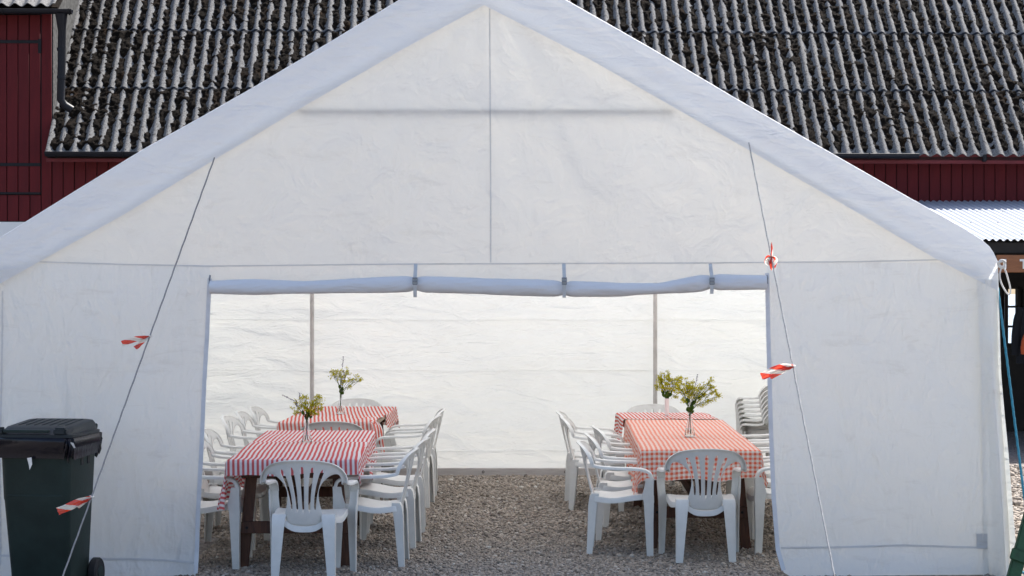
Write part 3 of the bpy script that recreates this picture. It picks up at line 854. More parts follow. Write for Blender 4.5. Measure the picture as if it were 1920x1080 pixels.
def tablecloth(name, T, v0, v1, hl, hr, hn, hf, mat, label, seed, skew=0.0, zoff=.004, rumple=None, cut=None, step=.02, wave=1.0):
    cx, cy0, L, W, yaw = T
    nu = int((W + hl + hr) / step) + 1; nv = int((v1 - v0 + hn + hf) / step) + 1
    u0, u1 = -W / 2 - hl, W / 2 + hr; w0, w1 = v0 - hn, v1 + hf
    ex = W / 2 + .008; vs_ = []; uv = []
    for j in range(nv):
        for i in range(nu):
            u = u0 + (u1 - u0) * i / (nu - 1); v = w0 + (w1 - w0) * j / (nv - 1)
            uv.append((u + skew * v + .006 * nz(u * 3, v * 2.2, seed) , v))
            if v < v0: v = v0 - (v0 - v) * (1 + .22 * nz(u * 3.5, seed, 9))
            if abs(u) > W / 2: u = math.copysign(W / 2 + (abs(u) - W / 2) * (1 + .25 * nz(v * 2.8, seed, 5)), u)
            ou = max(0, abs(u) - ex) * (1 if u > 0 else -1)
            ov = (v - (v1 + .008) if (v > v1 + .008 and hf > 0) else (v - (v0 - .008) if (v < v0 - .008 and hn > 0) else 0))
            bx_, by_ = max(-ex, min(ex, u)), v - ov
            r = math.hypot(ou, ov)
            z = 0.0; x, y = bx_, by_
            if r > 0:
                dirx, diry = ou / r, ov / r
                th = math.atan2(ov, ou)
                along = u if abs(ov) > abs(ou) else v
                wv = nz(along * 5.5 + seed, seed * 3.1, 0) * .5 + .5 * nz(along * 11 + seed, seed, 4)
                corner = 4 * abs(dirx * diry) * abs(dirx * diry)          # 1 at the diagonal of a hanging corner
                out = .006 + (.05 + .10 * wv * wave) * min(1, r / .25) * r / .25 * .5 + corner * .55 * r * (.5 - .4 * wave)
                x += dirx * out; y += diry * out
                z = -max(0, r - .25 * out)
                z += .004 * nz(u * 9, v * 9, seed)
            else:
                ed = min(1, max(0, ex - abs(u)) / .08)
                z = .0045 * nz(u * 4.0 + seed, v * 3.2, seed) + .003 * nz(u * 11, v * 9, seed + 4) + .0055
                z += .004 * math.exp(-((v - v0 - (v1 - v0) * .33) / .012) ** 2) + .004 * math.exp(-((v - v0 - (v1 - v0) * .67) / .012) ** 2) + .003 * math.exp(-((u - .02) / .010) ** 2)
            if rumple: 
                dz_ = rumple(u, v); z += dz_
            vs_.append((x, y, TZ + zoff + z))
    fs = []
    for j in range(nv - 1):
        for i in range(nu - 1):
            u = u0 + (u1 - u0) * (i + .5) / (nu - 1); v = w0 + (w1 - w0) * (j + .5) / (nv - 1)
            if cut and cut(u, v): continue
            fs.append((j * nu + i, j * nu + i + 1, (j + 1) * nu + i + 1, (j + 1) * nu + i))
    me = bpy.data.meshes.new(name); me.from_pydata(vs_, [], fs)
    ul = me.uv_layers.new(name='UVMap'); li = np.empty(len(me.loops), np.int32); me.loops.foreach_get('vertex_index', li)
    ul.data.foreach_set('uv', np.array(uv, np.float32)[li].reshape(-1))
    me.polygons.foreach_set('use_smooth', [True] * len(me.polygons)); me.update()
    o = obj(name, me, mat, None, (cx, cy0, 0), (0, 0, yaw)); tag(o, label, 'tablecloth', 'red and white tablecloths')
    return o
tablecloth('tablecloth', T_LN, 0, 1.62, .34, .15, .105, 0, M['cloth_pink'], 'red and white striped cloth over the near half of the left table', 1.3, .03, .0095, wave=1.3)
tablecloth('tablecloth', T_LN, 1.42, 2.97, .12, .26, 0, .12, M['cloth_pink'], 'red and white striped cloth over the far half of the near left table', 2.1, .0, .0035)
tablecloth('tablecloth', T_RN, 0, 3.38, .30, .18, .235, .10, M['cloth_check'], 'orange-red gingham cloth over the long right table', 3.7, 0, .004, wave=.8)
def lf_cut(u, v): return (u > .435 and -.05 < v < 1.15 - .1 * u) or (u > .40 and v < -.09)
def lf_rum(u, v):
    k = math.exp(-((u - .36) / .12) ** 2 - ((v - .22) / .30) ** 2)
    q = math.exp(-((u - .42) / .05) ** 2) * (1 if .1 < v < 1.15 else 0)
    return k * (.016 + .030 * abs(nz(u * 16, v * 16, 3))) + q * .012 * abs(nz(v * 9, 2, 1))
tablecloth('tablecloth', T_LF, 0, 2.42, .10, .15, .24, .20, M['cloth_coral'], 'coral striped cloth rumpled back from one corner of the far left table', 5.2, .12, .004, lf_rum, lf_cut)
tablecloth('tablecloth', T_RF, 0, .98, .22, .15, 0, .15, M['cloth_coral'], 'coral striped cloth on the far right table under the white vase', 6.4, 0, .004)
# bunched fold of the rumpled cloth hanging at the bare corner
def bunch():
    b = MB(); p0 = Vector((.35, .12, TZ + .02)); rings = []
    path = catmull([(.34, .22, TZ + .018), (.39, .10, TZ + .022), (.43, .015, TZ + .006), (.455, -.035, TZ - .06), (.46, -.05, TZ - .16), (.468, -.04, TZ - .27)], 6)
    m = len(path); vs_ = []; uv = []; n = 22
    for i, p in enumerate(path):
        k = i / (m - 1); wd = .055 + .06 * k
        for q in range(n):
            a = q / (n - 1) - .5
            vs_.append((p.x + a * wd * .9 + .010 * math.sin(a * 24 + 3 * k), p.y + a * wd * .8 + .020 * math.cos(a * 26) * (.4 + k), p.z + .012 * math.cos(a * 20 + k * 3) - abs(a) * .03 * (1 - k)))
            uv.append((a * .40, k * .4))
    fs = [(i * n + q, i * n + q + 1, (i + 1) * n + q + 1, (i + 1) * n + q) for i in range(m - 1) for q in range(n - 1)]
    me = bpy.data.meshes.new('fold'); me.from_pydata(vs_, [], fs)
    ul = me.uv_layers.new(name='UVMap'); li = np.empty(len(me.loops), np.int32); me.loops.foreach_get('vertex_index', li)
    ul.data.foreach_set('uv', np.array(uv, np.float32)[li].reshape(-1)); me.polygons.foreach_set('use_smooth', [True] * len(me.polygons)); me.update()
    return me
lf = [o for o in bpy.data.objects if o.get('label', '').startswith('coral striped cloth rumpled')][0]
obj('fold', bunch(), M['cloth_coral'], lf)

# ------------------------------------------------------------------ vases and flowers
CZ = TZ + .013
def glass_vase(x, y, label, h=.185):
    e = empty('glass_vase', (x, y, CZ)); tag(e, label, 'vase', 'vases on the tables')
    k = h / .185
    out = [(.0, .0), (.036, .0), (.040, .004), (.0395, .010), (.031, .06), (.021, .105), (.0135, .135), (.0125, .160), (.0145, .180), (.0160, .185)]
    inn = [(.0145, .185), (.0118, .160), (.0118, .135), (.019, .105), (.029, .06), (.0365, .014), (.034, .008), (.0, .007)]
    b = MB(); b.lathe([(r * k, z * k) for r, z in out + inn], 24); b.build('glass', M['glass'], e, sharp=60)
    wv = [(.0, .0085), (.033, .0090), (.0355, .015), (.0300, .055), (.0285, .060), (.0, .060)]
    b = MB(); b.lathe([(r * k, z * k) for r, z in wv], 20); b.build('water', M['water'], e, sharp=60)
    return e
def bud_vase(x, y, label):
    e = empty('bud_vase', (x, y, CZ)); tag(e, label, 'vase', 'vases on the tables')
    b = MB(); b.lathe([(0, 0), (.018, 0), (.0205, .004), (.0210, .02), (.0205, .10), (.0205, .158), (.0212, .164), (.0185, .164), (.018, .150), (.018, .01), (0, .009)], 24)
    b.build('body', M['porcelain'], e, sharp=60)
    return e
def bouquet(x, y, z0, zb, label, seed, sprays, spikes, leaves, size=1.0):
    """sprays: (dx, dz, spread, count) clusters of tiny blossoms; dx to the right, dz above the vase rim"""
    rg = random.Random(seed)
    e = empty('flower_bunch', (x, y, z0)); tag(e, label, 'flowers', 'flower bunches in the vases')
    stem = MB(); bl = MB(); lf_ = MB(); top = zb - z0
    def leafquad(mb, p, s_):
        a = Vector((rg.gauss(0, 1), rg.gauss(0, 1), rg.gauss(0, 1))).normalized(); c = a.cross(Vector((rg.gauss(0, 1), rg.gauss(0, 1), rg.gauss(0, 1)))).normalized()
        q = a.cross(c)
        mb.add([p - a * s_, p + c * s_ * .55 + q * s_ * .2, p + a * s_, p - c * s_ * .55 + q * s_ * .2], [(0, 1, 2), (0, 2, 3)])
    for dx, dz, sp, n in sprays:
        dy = rg.uniform(-.06, .06)
        tip = Vector((dx, dy, top + dz))
        first = (dx, dz, sp, n) in sprays[::4]
        root = Vector((rg.uniform(-.012, .012), rg.uniform(-.010, .010), .012)) if first else Vector((rg.uniform(-.004, .004), rg.uniform(-.004, .004), top - .03))
        neck = Vector((rg.uniform(-.006, .006), rg.uniform(-.006, .006), top - .01))
        pth = catmull([root, neck, neck.lerp(tip, .5) + Vector((-.1 * dx, 0, .02)), tip], 5)
        stem.tube(pth, [.0022] * (len(pth) - 3) + [.0017, .0013, .0009], 5)
        for k in range(max(5, n * 3 // 10)):
            st_ = neck.lerp(tip, rg.uniform(.55, .98)); en = tip + Vector((rg.gauss(0, sp * .6), rg.gauss(0, sp * .6), rg.gauss(0, sp * .55)))
            stem.tube([st_, st_.lerp(en, .5) + Vector((0, 0, .006)), en], .0009, 4)
            for q in range(9):
                p = en + Vector((rg.gauss(0, 1), rg.gauss(0, 1), rg.gauss(0, .8))) * .0095
                for _ in range(4): leafquad(bl, p + Vector((rg.gauss(0, 1), rg.gauss(0, 1), rg.gauss(0, 1))) * .003, rg.uniform(.0034, .0062) * size)
    stem.build('stem', M['stem'], e); bl.build('blossom', M['yellow'], e, smooth=False)['kind'] = 'stuff'
    for dx, dz, s_ in leaves:
        b = MB(); c = Vector((dx, rg.uniform(-.02, .02), top + dz)); ang = math.atan2(dx, .05)
        R_ = Matrix.Rotation(rg.uniform(-.8, .8), 3, 'Z') @ Matrix.Rotation(ang + rg.uniform(-.4, .4), 3, 'Y') @ Matrix.Rotation(rg.uniform(-.6, .6), 3, 'X')
        prof_ = [(0, -1), (.45, -.55), (.62, 0), (.40, .6), (0, 1), (-.40, .6), (-.62, 0), (-.45, -.55)]
        b.add([c + R_ @ Vector((a * s_, .18 * s_ * abs(a), q * s_)) for a, q in prof_] + [c], [(k, (k + 1) % 8, 8) for k in range(8)])
        b.build('leaf', M['leafm'], e)
    for x0, z0_, x1, z1 in spikes:
        b = MB(); a = Vector((x0, rg.uniform(-.02, .02), top + z0_)); c = Vector((x1, rg.uniform(-.03, .03), top + z1))
        b.tube([Vector((0, 0, top - .01)), a.lerp(Vector((0, 0, top)), .4), a, c], .0014, 5)
        n = max(6, int((c - a).length / .011))
        for k in range(n):
            p = a.lerp(c, k / (n - 1)); rr = .0105 * (1 - .55 * k / n) * (0.75 + .5 * (k % 2))
            for q in range(9):
                leafquad(b, p + Vector((rg.gauss(0, 1), rg.gauss(0, 1), rg.gauss(0, .5))) * rr * .62, rg.uniform(.003, .0052))
        b.build('flower_spike', M['lavender'], e, smooth=False)
    return e
VL = (-1.594, 14.92); VLF = (-1.652, 18.52); VR = (1.443, 15.58); VRF = (1.470, 18.22)
glass_vase(*VL, 'clear glass vase on the near left striped table')
bouquet(*VL, CZ + .010, CZ + .185, 'yellow-green flowers with drooping purple spikes on the near left table', 11,
        [(.05, .13, .03, 40), (.085, .17, .028, 34), (.015, .10, .03, 36), (.10, .09, .025, 26), (-.03, .12, .035, 34), (-.075, .10, .03, 26), (.03, .06, .03, 26), (-.01, .16, .03, 26), (.065, .045, .025, 16), (-.085, .05, .02, 10)],
        [(-.105, .145, -.185, .185), (-.055, .155, -.06, .20), (-.08, .10, -.085, .145)], [(-.012, .02, .022), (.014, .03, .022), (.004, .055, .025), (-.03, .05, .02), (.03, .015, .016)])
glass_vase(*VLF, 'clear glass vase on the far left table')
bouquet(*VLF, CZ + .010, CZ + .185, 'loose yellow-green flowers with one tall dark spike on the far left table', 12,
        [(-.05, .20, .03, 34), (-.075, .21, .024, 22), (.055, .21, .035, 36), (.09, .15, .03, 26), (.16, .16, .022, 18), (.10, .085, .022, 12), (.03, .12, .03, 26), (.0, .17, .035, 34), (-.01, .23, .025, 18), (.195, .145, .012, 6)],
        [(.015, .27, .025, .365), (.035, .14, .03, .235), (.005, .09, .01, .14)], [(0, .03, .028), (.015, .055, .028), (-.012, .075, .024), (.02, .015, .018)])
glass_vase(*VR, 'clear flared glass vase on the gingham cloth', .2)
bouquet(*VR, CZ + .010, CZ + .198, 'large spreading yellow-green bunch in the glass vase on the gingham cloth', 13,
        [(.02, .20, .04, 46), (-.03, .22, .035, 40), (.075, .19, .04, 46), (-.055, .17, .03, 30), (.05, .12, .035, 36), (.11, .14, .035, 36), (.155, .20, .03, 24), (.195, .17, .028, 24), (.215, .13, .025, 20), (.16, .09, .025, 18), (.10, .07, .03, 20), (-.045, .10, .028, 22), (-.005, .15, .04, 40), (.165, .255, .02, 12), (-.085, .205, .025, 18)],
        [(.045, .225, .062, .305), (-.02, .17, -.03, .235)], [(.012, .04, .034), (-.012, .02, .03), (.03, .075, .03), (-.02, .09, .03), (.02, .0, .022), (.075, .12, .02)], 1.1)
bud_vase(*VRF, 'slim white cylindrical bud vase on the far right table')
bouquet(*VRF, CZ + .012, CZ + .164, 'round yellow-green bunch in the white bud vase', 14,
        [(0, .15, .045, 50), (.05, .18, .04, 46), (-.06, .16, .04, 44), (.09, .14, .04, 40), (-.095, .12, .03, 26), (.035, .10, .04, 36), (-.04, .10, .035, 32), (.02, .22, .03, 26), (.12, .18, .03, 22), (-.075, .19, .03, 24), (.085, .03, .025, 12), (.11, .09, .03, 18), (-.03, .20, .035, 26)],
        [(.05, .13, .055, .19), (-.05, .17, -.052, .215)], [(0, .015, .034), (.03, .035, .03), (-.03, .03, .03), (.045, .06, .026), (-.04, .065, .028), (.0, .05, .03)], 1.1)
# ------------------------------------------------------------------ guy ropes and barrier-tape streamers
def rope(name, a, b, r, mat, label, group=None, sag=0.0):
    a, b = Vector(a), Vector(b); m = MB(); n = 60
    m.tube([a.lerp(b, k / n) - Vector((0, 0, sag * math.sin(math.pi * k / n))) + Vector((math.sin(k * 2.3), 0, math.cos(k * 2.3))) * .0012 for k in range(n + 1)], r, 7)
    o = m.build(name, mat); tag(o, label, 'rope', group); return o
RL = (at_d(402, 296, 13.06), at_z(86, 1168, .005)); RR = (at_d(1404, 268, 13.04), at_z(1582, 1168, .005))
rope('guy_rope', *RL, .0052, M['rope_shaded'], 'guy rope coloured as shaded, slanting down left from the roof edge past the bin', 'guy ropes')
rope('guy_rope', *RR, .0052, M['rope'], 'guy rope coloured as sunlit, running down the right-hand front wall', 'guy ropes')
def on_rope(rp, py):
    lo, hi = 0.0, 1.0
    for _ in range(40):
        m = (lo + hi) / 2; p = rp[0].lerp(rp[1], m)
        if HZ - (p.z - H) / p.y * F < py: lo = m
        else: hi = m
    return rp[0].lerp(rp[1], lo)
def streamer(rp, py, tails, label, knot=True):
    c = on_rope(rp, py); k = c.y / F
    e = empty('tape_streamer', c); tag(e, label, 'tape', 'red and white tape streamers on the guy ropes')
    for path, wd, seed in tails:
        pts = catmull([Vector((dx * k, -.012 - .01 * (i % 2), -dy * k)) for i, (dx, dy) in enumerate(path)], 7); n = 7; m = len(pts)
        vs_, uv = [], []; s_ = 0
        for i, p in enumerate(pts):
            if i: s_ += (p - pts[i - 1]).length
            tg = (pts[min(i + 1, m - 1)] - pts[max(i - 1, 0)]).normalized(); up = Vector((-tg.z, 0, tg.x))
            kk = i / (m - 1); ww = wd * k * (.25 + .75 * min(1, kk * 2.2)); tw = .9 * nz(kk * 3 + seed, seed, 1)
            for q in range(n):
                a = (q / (n - 1) - .5) * ww
                vs_.append(p + up * a * math.cos(tw) + Vector((0, a * math.sin(tw) + .010 * math.sin(q * 2.1 + i * .35 + seed), 0)))
                uv.append((s_ + seed * .03, q / (n - 1)))
        fs = [(i * n + q, i * n + q + 1, (i + 1) * n + q + 1, (i + 1) * n + q) for i in range(m - 1) for q in range(n - 1)]
        me = bpy.data.meshes.new('tail'); me.from_pydata(vs_, [], fs)
        ul = me.uv_layers.new(name='UVMap'); li = np.empty(len(me.loops), np.int32); me.loops.foreach_get('vertex_index', li)
        ul.data.foreach_set('uv', np.array(uv, np.float32)[li].reshape(-1)); me.polygons.foreach_set('use_smooth', [True] * len(fs)); me.update()
        obj('tail', me, M['tape'], e)
    b = MB(); b.tube([Vector((.012 * math.cos(a), .012 * math.sin(a), .004 * math.sin(2 * a))) for a in [q * .8 for q in range(9)]], .005, 6)
    b.build('knot', M['rope_white'], e)
    return e
streamer(RL, 630, [([(0, 0), (-18, 4), (-34, 8), (-51, 14)], 11, 1.0), ([(0, 0), (-10, 8), (-18, 14), (-26, 23)], 10, 2.4)], 'red and white tape streamer at mid height on the left guy rope')
streamer(RL, 931, [([(0, 0), (-20, 8), (-42, 19), (-62, 27)], 15, 3.1), ([(0, 2), (-12, 8), (-26, 19)], 9, 4.9)], 'red and white tape streamer fluttering in front of the dark bin')
streamer(RR, 482, [([(0, 0), (-7, 0), (-9, 8), (-3, 14)], 9, 2.2), ([(0, 0), (5, 1), (7, 7), (3, 20)], 8, 6.3), ([(0, 0), (0, -10), (-1, -28)], 4, 8.8), ([(0, -2), (-2, 10), (2, 24)], 8, 0.4)], 'crumpled red tape knot high on the right guy rope')
streamer(RR, 686, [([(0, 0), (-18, 2), (-36, 9), (-60, 20)], 17, 3.6), ([(0, 1), (-20, 8), (-44, 20)], 12, 5.2)], 'bright red and white tape streamer on the right guy rope beside the door')
# knotted white cord and blue rope at the right-hand eave
m = MB(); kc = at_d(1878, 495, 13.12); k = kc.y / F
rg = random.Random(4)
for q in range(5):
    a0 = rg.uniform(0, 6); pts = [kc + Vector((math.cos(a0 + t_ * .8) * rg.uniform(4, 8), 0, math.sin(a0 + t_ * .8) * rg.uniform(4, 8))) * k + Vector((0, -.015 * rg.random(), 0)) for t_ in range(7)]
    m.tube(catmull(pts, 4), .0065, 6)
m.tube(catmull([kc + Vector((dx * k, -.01, -dy * k)) for dx, dy in ((0, 4), (-4, 18), (-2, 34), (6, 50), (13, 57), (16, 50), (13, 34), (7, 14), (2, 4))], 5), .0058, 6)
tag(m.build('cord_loop', M['rope_white']), 'knotted white cord with a hanging loop at the right eave corner', 'rope')
blu = at_d(1870, 560, 13.14); blue_end = Vector((at_d(1956, 1050, 12.7).x, 12.7, .20))
rope('blue_rope', at_d(1871, 540, 13.16), at_d(1923, 952, 12.9), .0085, M['rope_blue'], 'blue-green rope stretched down beside the tent right corner', None)
# green timber and rope scraps at the right edge
def green_beam():
    b = MB(); A = at_d(1897, 1068, 12.75); A.z = .012; Bp = at_d(1948, 905, 12.95)
    b.bar(A, Bp, .085, .05, (0, 1, 0)); 
    d = (Bp - A).normalized(); b.bar(A + d * .16 + Vector((-.008, -.036, 0)), A + d * .24 + Vector((-.008, -.036, 0)), .125, .012, (0, 1, 0))
    return b.mesh('anchor_post', bevel=.008, seg=2)
tag(obj('anchor_post', green_beam(), M['green']), 'worn green painted timber leaning at the right edge by the tent corner', 'post')
m = MB(); c = at_d(1912, 1062, 12.95); rg = random.Random(9)
m.tube(catmull([(c.x + rg.uniform(-.07, .12), c.y + rg.uniform(-.35, .35), .028 + .01 * rg.random()) for _ in range(9)], 7), .009, 7)
tag(m.build('rope_coil', M['rope_blue']), 'tangled blue rope lying on the gravel at the right edge', 'rope')

# ------------------------------------------------------------------ wheeled bin
def rrect(cx, cy_, z, wx, wy, r, n=5, tilt=0.0):
    out = []
    for sx, sy, a0 in ((1, 1, 0), (-1, 1, 90), (-1, -1, 180), (1, -1, 270)):
        for q in range(n):
            a = R(a0 + 90 * q / (n - 1))
            x = sx * (wx / 2 - r) + r * math.cos(a); y = sy * (wy / 2 - r) + r * math.sin(a)
            out.append(Vector((cx + x, cy_ + y, z + tilt * y)))
    return out
be = empty('wheeled_bin', (-2.995, 12.42, 0.0), R(-7)); tag(be, 'dark green wheeled rubbish bin with a closed lid, left of the tent', 'bin')
b = MB(); b.loft([rrect(0, .03, .05, .385, .36, .04), rrect(0, .03, .10, .392, .40, .045), rrect(0, 0, .62, .435, .49, .05), rrect(0, 0, .635, .442, .497, .05), rrect(0, 0, .98, .462, .535, .05), rrect(0, 0, 1.00, .485, .56, .05), rrect(0, 0, 1.025, .485, .56, .05)])
body = b.build('body', M['bin'], be, sharp=30)
b = MB(); b.box((0, -.249, .655), (.36, .006, .012)); b.build('moulded_line', M['bin'], body, bevel=.002)
for yy in (-.02, .10):
    b = MB(); b.box((.2285, yy, .91), (.006, .042, .15)); b.build('slot_shade_pad', M['rubber'], body)  # raised black pads paint the shade of the side recesses
b = MB(); b.loft([rrect(0, 0, 1.027, .505, .585, .05), rrect(0, 0, 1.045, .505, .585, .05), rrect(0, .01, 1.05, .47, .55, .06), rrect(0, .015, 1.078, .465, .515, .06, 5, .05), rrect(0, .03, 1.098, .445, .45, .06, 5, .06), rrect(0, .04, 1.104, .41, .39, .06, 5, .06)])
lid = b.build('lid', M['bin_lid'], be, sharp=35)
for k_ in (-3, -2, -1, 0, 1, 2, 3):
    q = MB(); q.bar((k_ * .052, -.12, 1.0965), (k_ * .052, .20, 1.1155), .005, .005, (1, 0, 0)); q.build('rib', M['bin_lid'], lid)
q = MB(); q.box((-.045, -.275, 1.068), (.30, .035, .018)); q.build('lid_grip', M['bin'], lid, bevel=.004)
q = MB(); q.box((.175, -.262, 1.066), (.085, .055, .05)); q.build('grip_end', M['bin_lid'], lid, bevel=.012, seg=2)
q = MB(); q.box((-.215, -.262, 1.066), (.05, .055, .05)); q.build('grip_end', M['bin_lid'], lid, bevel=.012, seg=2)
b = MB(); b.tube([(-.2, .28, 1.03), (-.2, .34, 1.06), (.2, .34, 1.06), (.2, .28, 1.03)], .018, 8); b.build('handle', M['bin'], be)
for s_ in (-1, 1):
    b = MB(); b.tube([(s_ * .205, .235, .104), (s_ * .262, .235, .104)], [.1, .1], 24); wh = b.build('wheel', M['rubber'], be, bevel=.01)
    b = MB(); b.tube([(s_ * .258, .235, .104), (s_ * .268, .235, .104)], [.05, .045], 16); b.build('hub', M['bin'], wh)
# bag edge folded out under the lid
def bag_mesh():
    n = 120; rows = [(.0, 1.03), (.020, 1.02), (.026, .995), (.024, .965), (.014, .93), (.004, .895)]; base = rrect(0, 0, 0, .485, .56, .05, 30); n = len(base); vs_ = []
    for j, (o_, z) in enumerate(rows):
        for i, p in enumerate(base):
            d = Vector((p.x, p.y, 0)).normalized(); a = i / n * 6.283
            w_ = nz(math.cos(a) * 6, math.sin(a) * 6, j * .6); left = max(0, -p.x) * .22 * (j > 0)
            v = p + d * (o_ + .030 * w_ * (j > 0) + .012 * nz(math.cos(a) * 14, math.sin(a) * 14, j * .9) * (j > 0)) + Vector((-left, 0, 0))
            vs_.append((v.x, v.y, z + (.07 * nz(math.cos(a) * 3, math.sin(a) * 3, 5) - .03 * max(0, nz(math.cos(a) * 9, math.sin(a) * 9, 1))) * (j / 5)))
    m_ = len(rows)
    fs = [(j * n + i, j * n + (i + 1) % n, (j + 1) * n + (i + 1) % n, (j + 1) * n + i) for j in range(m_ - 1) for i in range(n)]
    return new_mesh('bin_bag', vs_, fs, True, None)
o = obj('bin_bag', bag_mesh(), M['bag'], None, (-2.995, 12.42, 0.0), (0, 0, R(-7))); tag(o, 'black plastic bag folded over the rim of the dark bin', 'bag')
b = MB(); b.add([(-.03, -.305, .90), (.0, -.305, .905), (.002, -.300, .86), (-.016, -.296, .825), (-.022, -.298, .86)], [(0, 1, 2, 4), (4, 2, 3)]); b.build('torn_corner', M['paper'], o, smooth=False)
b = MB(); b.add([(.235, -.28, 1.005), (.262, -.27, .995), (.272, -.262, .965), (.262, -.262, .962), (.25, -.272, .985)], [(0, 1, 4), (1, 2, 3, 4)]); b.build('bag_tie', M['paper'], o, smooth=False)

# ------------------------------------------------------------------ barn
YAW = R(1.8); YBN = 26.4; PIT = R(46.5)
barn = empty('barn', (0, YBN, 0), YAW); tag(barn, 'red timber barn with a mossy grey corrugated roof behind the tent', 'barn')
def bl(px, py, yl=0.0):
    """photo pixel -> barn-local point on the local plane y = yl"""
    a = (px - 960) / F; d = (yl + YBN * math.cos(YAW)) / (-a * math.sin(YAW) + math.cos(YAW))
    x = a * d; y = d - YBN
    return Vector((x * math.cos(YAW) + y * math.sin(YAW), yl, H + (HZ - py) / F * d))
ZE = bl(500, 284).z; WY = .42; TP = math.tan(PIT); XD = bl(98, 200, WY).x
X0, X1 = -9.2, 9.6
def zroof(y): return ZE + y * TP
ZW = bl(40, 415, WY).z; ZDT = bl(50, 26, WY).z
BW = .155
# boards of the main wall
bmesh_cache = {}
def board(x, z0, z1, y=WY, parent=barn, w_=BW, mat=None):
    key = (round(z1 - z0, 3), w_)
    if key not in bmesh_cache:
        b = MB(); b.box((0, 0, 0), (w_ - .010, .024, z1 - z0)); me = b.mesh('board', bevel=.004); me.materials.append(mat or M['red']); bmesh_cache[key] = me
    o = bpy.data.objects.new('board', bmesh_cache[key]); COL.objects.link(o); o.parent = parent
    o.location = (x, y - .012 + random.uniform(-.003, .003), (z0 + z1) / 2); return o
b = MB(); WINX = (bl(1884, 600, WY).x, bl(1907, 600, WY).x); WINZ = (bl(1895, 645, WY).z, bl(1895, 540, WY).z)
b.box(((X0 + WINX[0]) / 2, WY + .05, 2.1), (WINX[0] - X0, .08, 4.2)); b.box(((WINX[1] + X1) / 2, WY + .05, 2.1), (X1 - WINX[1], .08, 4.2))
b.box(((WINX[0] + WINX[1]) / 2, WY + .05, WINZ[0] / 2), (WINX[1] - WINX[0], .08, WINZ[0])); b.box(((WINX[0] + WINX[1]) / 2, WY + .05, (WINZ[1] + 4.2) / 2), (WINX[1] - WINX[0], .08, 4.2 - WINZ[1]))
b.box(((X0 + XD) / 2, WY + .05, (4.2 + ZDT + .1) / 2), (XD - X0, .08, ZDT + .1 - 4.2))
b.build('wall', M['dark'], barn)
n = int((X1 - XD) / BW)
for k in range(n): board(XD + BW * (k + .5), ZW, 4.22)
HX1 = bl(78, 200, WY).x; HZ0 = bl(40, 364, WY).z; HZ1 = bl(40, 29, WY).z
trim_w = XD - HX1
board((XD + HX1) / 2, ZW, ZDT, WY - .004, w_=trim_w)
nl = int((HX1 - X0) / BW)
for k in range(nl): board(HX1 - BW * (k + .5), ZW, HZ0 - .012)
hx = HX1 - .006
hatch = empty('hatch', (0, 0, 0)); hatch.parent = barn
for k in range(9): board(hx - BW * (k + .5), HZ0, HZ1, WY - .018, hatch)
b = MB(); b.box((HX1, WY - .014, (HZ0 + HZ1) / 2), (.018, .012, HZ1 - HZ0)); b.build('gap_strip', M['iron'], hatch)
for py in (79, 309):
    z = bl(40, py, WY).z; b = MB(); b.box((hx - .75, WY - .046, z), (1.5, .008, .045)); b.box((hx - .01, WY - .046, z - .06), (.045, .014, .20)) if py == 79 else None
    b.build('strap_hinge', M['iron'], hatch, bevel=.002)
b = MB(); b.box((hx - .75, WY - .040, HZ0 + .01), (1.5, .010, .030)); b.build('bottom_strip', M['iron'], hatch, bevel=.002)
# limewashed lower wall
b = MB(); b.box(((X0 + 3.4) / 2, WY - .02, ZW / 2 - .005), (3.4 - X0, .06, ZW - .01)); b.build('limewashed_wall', M['limewash'], barn)
# corrugated roof sheets, moss in the troughs
CPI = .177; AMP = .0255; ROW = 1.30; NC = 6
def sheet_mesh(nc, pitch, amp, L, t, name, seg=10):
    vs_ = []; nx = nc * seg + 3; x_ex = pitch * .2
    for s_ in (0, 1):
        for i in range(nx):
            u = -x_ex / 2 + (nc * pitch + x_ex) * i / (nx - 1)
            vs_.append((u, s_ * L, amp * math.cos(2 * math.pi * u / pitch)))
    fs = [(i, i + 1, nx + i + 1, nx + i) for i in range(nx - 1)]
    return thicken(name, vs_, fs, t, 0, 60)
SM = sheet_mesh(NC, CPI, AMP, ROW + .12, .009, 'roof_sheet'); SM.materials.append(M['fibre'])
XR0 = XD + .02; ncol = int((X1 - XR0) / (CPI * NC)) + 1
for r_ in range(4):
    for c_ in range(ncol):
        o = bpy.data.objects.new('roof_sheet', SM); COL.objects.link(o); o.parent = barn
        s0 = r_ * ROW - (.06 if r_ == 0 else 0); lift = .016
        o.rotation_euler = (PIT - .008, 0, random.uniform(-.0015, .0015))
        o.location = (XR0 + c_ * CPI * NC + random.uniform(-.003, .003), s0 * math.cos(PIT) - math.sin(PIT) * lift, ZE + s0 * math.sin(PIT) + math.cos(PIT) * lift + random.uniform(0, .004))
